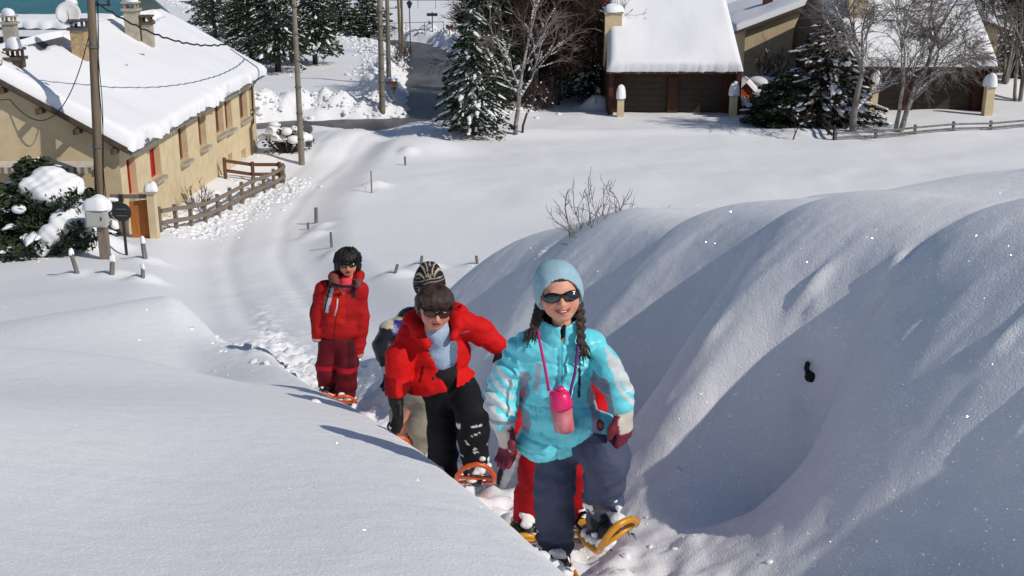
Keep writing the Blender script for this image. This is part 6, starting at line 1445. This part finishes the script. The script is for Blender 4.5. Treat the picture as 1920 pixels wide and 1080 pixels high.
# ================================================================== the child hidden behind the girl
Y0 = 5.62
ho = J(1035, 985); k7 = Person('child in a red suit walking hidden right behind the girl in turquoise', (ho[0], Y0, ho[2]))
f = head_frame(J(1050, 612, .02), .21, 0, math.radians(6), 0)
add_body(k7, f, dict(lip=c_(170, 80, 76)), (
    ([J(1046, 665, .02), J(1046, 740, .02), J(1046, 800, .02)], [.085, .09, .09]), ([J(1005, 680, .03), J(975, 750, .0), J(967, 812, -.02)], [.04, .034, .027]), ([J(1090, 680, .03), J(1112, 730, .02), J(1120, 780, 0)], [.04, .034, .027]),
    ([J(1020, 810), J(1000, 880, -.02), J(992, 965, .03)], [.065, .052, .038]), ([J(1068, 810), J(1082, 880, -.02), J(1084, 960, .03)], [.065, .052, .038])), SK)
sunglasses(k7, f)
S = SDF(); S.ell(f(0, .08, .13), np.array((.45, .50, .45))*f.h, f.R); S.sub(lambda X: np.where((((X-f.c)@f.R)/f.h)[..., 1] < 0, (.12-(((X-f.c)@f.R)/f.h)[..., 2])*f.h, (-.2-(((X-f.c)@f.R)/f.h)[..., 2])*f.h)); k7.sdf(S, 'hat', 'matte_fabric', .010, flat(c_(150, 18, 30)))
RJ = c_(206, 20, 30)
S = SDF(); S.cap(J(1010, 680, .03), J(1085, 680, .03), .07, .07, .05); S.ell(J(1046, 725, .03), (.15, .115, .15), None, .06); S.ell(J(1046, 790, .03), (.155, .12, .11), None, .06); S.chain([J(1005, 682, .03), J(976, 745, .0), J(969, 800, -.02)], [.07, .062, .052], .03); S.chain([J(1090, 682, .03), J(1117, 728, .02), J(1122, 770, 0)], [.07, .06, .05], .03)
k7.sdf(S, 'jacket', 'matte_fabric', .011, flat(RJ), wrinkle(.010, 5, 10, 52, .002))
def kp(V): C = np.tile(c_(168, 14, 26), (len(V), 1)); C[(V[:, 0] > J(1094, 900)[0]+.25*(0)) & (V[:, 2] < J(1094, 860)[2])] = c_(225, 215, 215); return C
S = SDF(); S.ell(J(1046, 805, .03), (.14, .115, .1), None, .05); S.chain([J(1022, 815, .02), J(1004, 880, -.02), J(996, 930, 0), J(990, 968, .02)], [.092, .083, .08, .075], .04); S.chain([J(1068, 815, .02), J(1078, 880, -.02), J(1080, 930, 0), J(1080, 962, .02)], [.09, .08, .076, .072], .04)
k7.sdf(S, 'trousers', 'matte_fabric', .010, kp, wrinkle(.009, 5, 9, 58, .002))
boot(k7, J(988, 978, .03), J(983, 992, -.12), (0, 0, 1), bc); boot(k7, J(1082, 974, .03), J(1088, 990, -.12), (0, 0, 1), bc)
snowshoe(k7, 'yellow snowshoe between the legs of the leading girl', J(1088, 1000, -.06), (.05, -.85, .30), (0, .45, 1), 'plastic_yellow', .46, .2); snowshoe(k7, 'yellow snowshoe of the hidden child at the left bank edge', J(985, 1000, -.04), (-.05, -1, .05), (0, 0, 1), 'plastic_yellow', .46, .19)
hand = lambda a, b2, n, V: np.tile(c_(214, 120, 104)[None], (len(a), 1))
glove(k7, 'hand', J(966, 812, -.03), (0, -.1, -1), (.6, -.8, 0), .95, .9, hand, 'skin')
# the grey mitten dangling from the hidden child's hand
mo = J(946, 890, -.12); mt = thing('mitten', 'grey and black mitten dangling from a cord beside the leading girl', 'mitten', tuple(mo))
S = SDF(); R_ = np.array(Matrix.Rotation(.22, 3, 'Y')); S.ell((0, 0, 0), (.036, .028, .088), R_, .01).ell((.03, 0, .04), (.02, .02, .05), np.array(Matrix.Rotation(.5, 3, 'Y')), .02)
S.build('shell', 'matte_fabric', mt, .007, lambda V: np.where((V[:, 0] < -.012-.25*(-V[:, 2]))[:, None], np.array([[.02, .02, .022]]), c_(150, 152, 158)[None]), wrinkle(.003, 12, 20, 3, .002))
M = MB(); q = J(958, 838, -.06)-mo; M.tube([(0.02, 0, .085), q*.6+(.005, 0, 0), q], .008, 6); M.build('cord', 'strap_black', mt)
# kicked-up snow under the lifted snowshoe
S = SDF(); rng = np.random.RandomState(9); Y0 = 4.83
for k in range(60):
    px, py = rng.uniform(1005, 1215), rng.uniform(1022, 1076); q = J(px, py, rng.uniform(-.3, -.1)); q[2] = HZ(q[0], q[1])+rng.uniform(-.01, .035); r = rng.uniform(.012, .05); S.ell(q, (r*1.3, r*1.2, r*.8), None, .02)
tag(S.build('kicked_snow', 'stuck_snow', None, .011, None, lambda V, N: N*(.006*vn3(V, 40)+.004*vn3(V, 90))[:, None]), 'kicked-up snow under the lifted yellow snowshoe', 'snow', None, 'stuff')
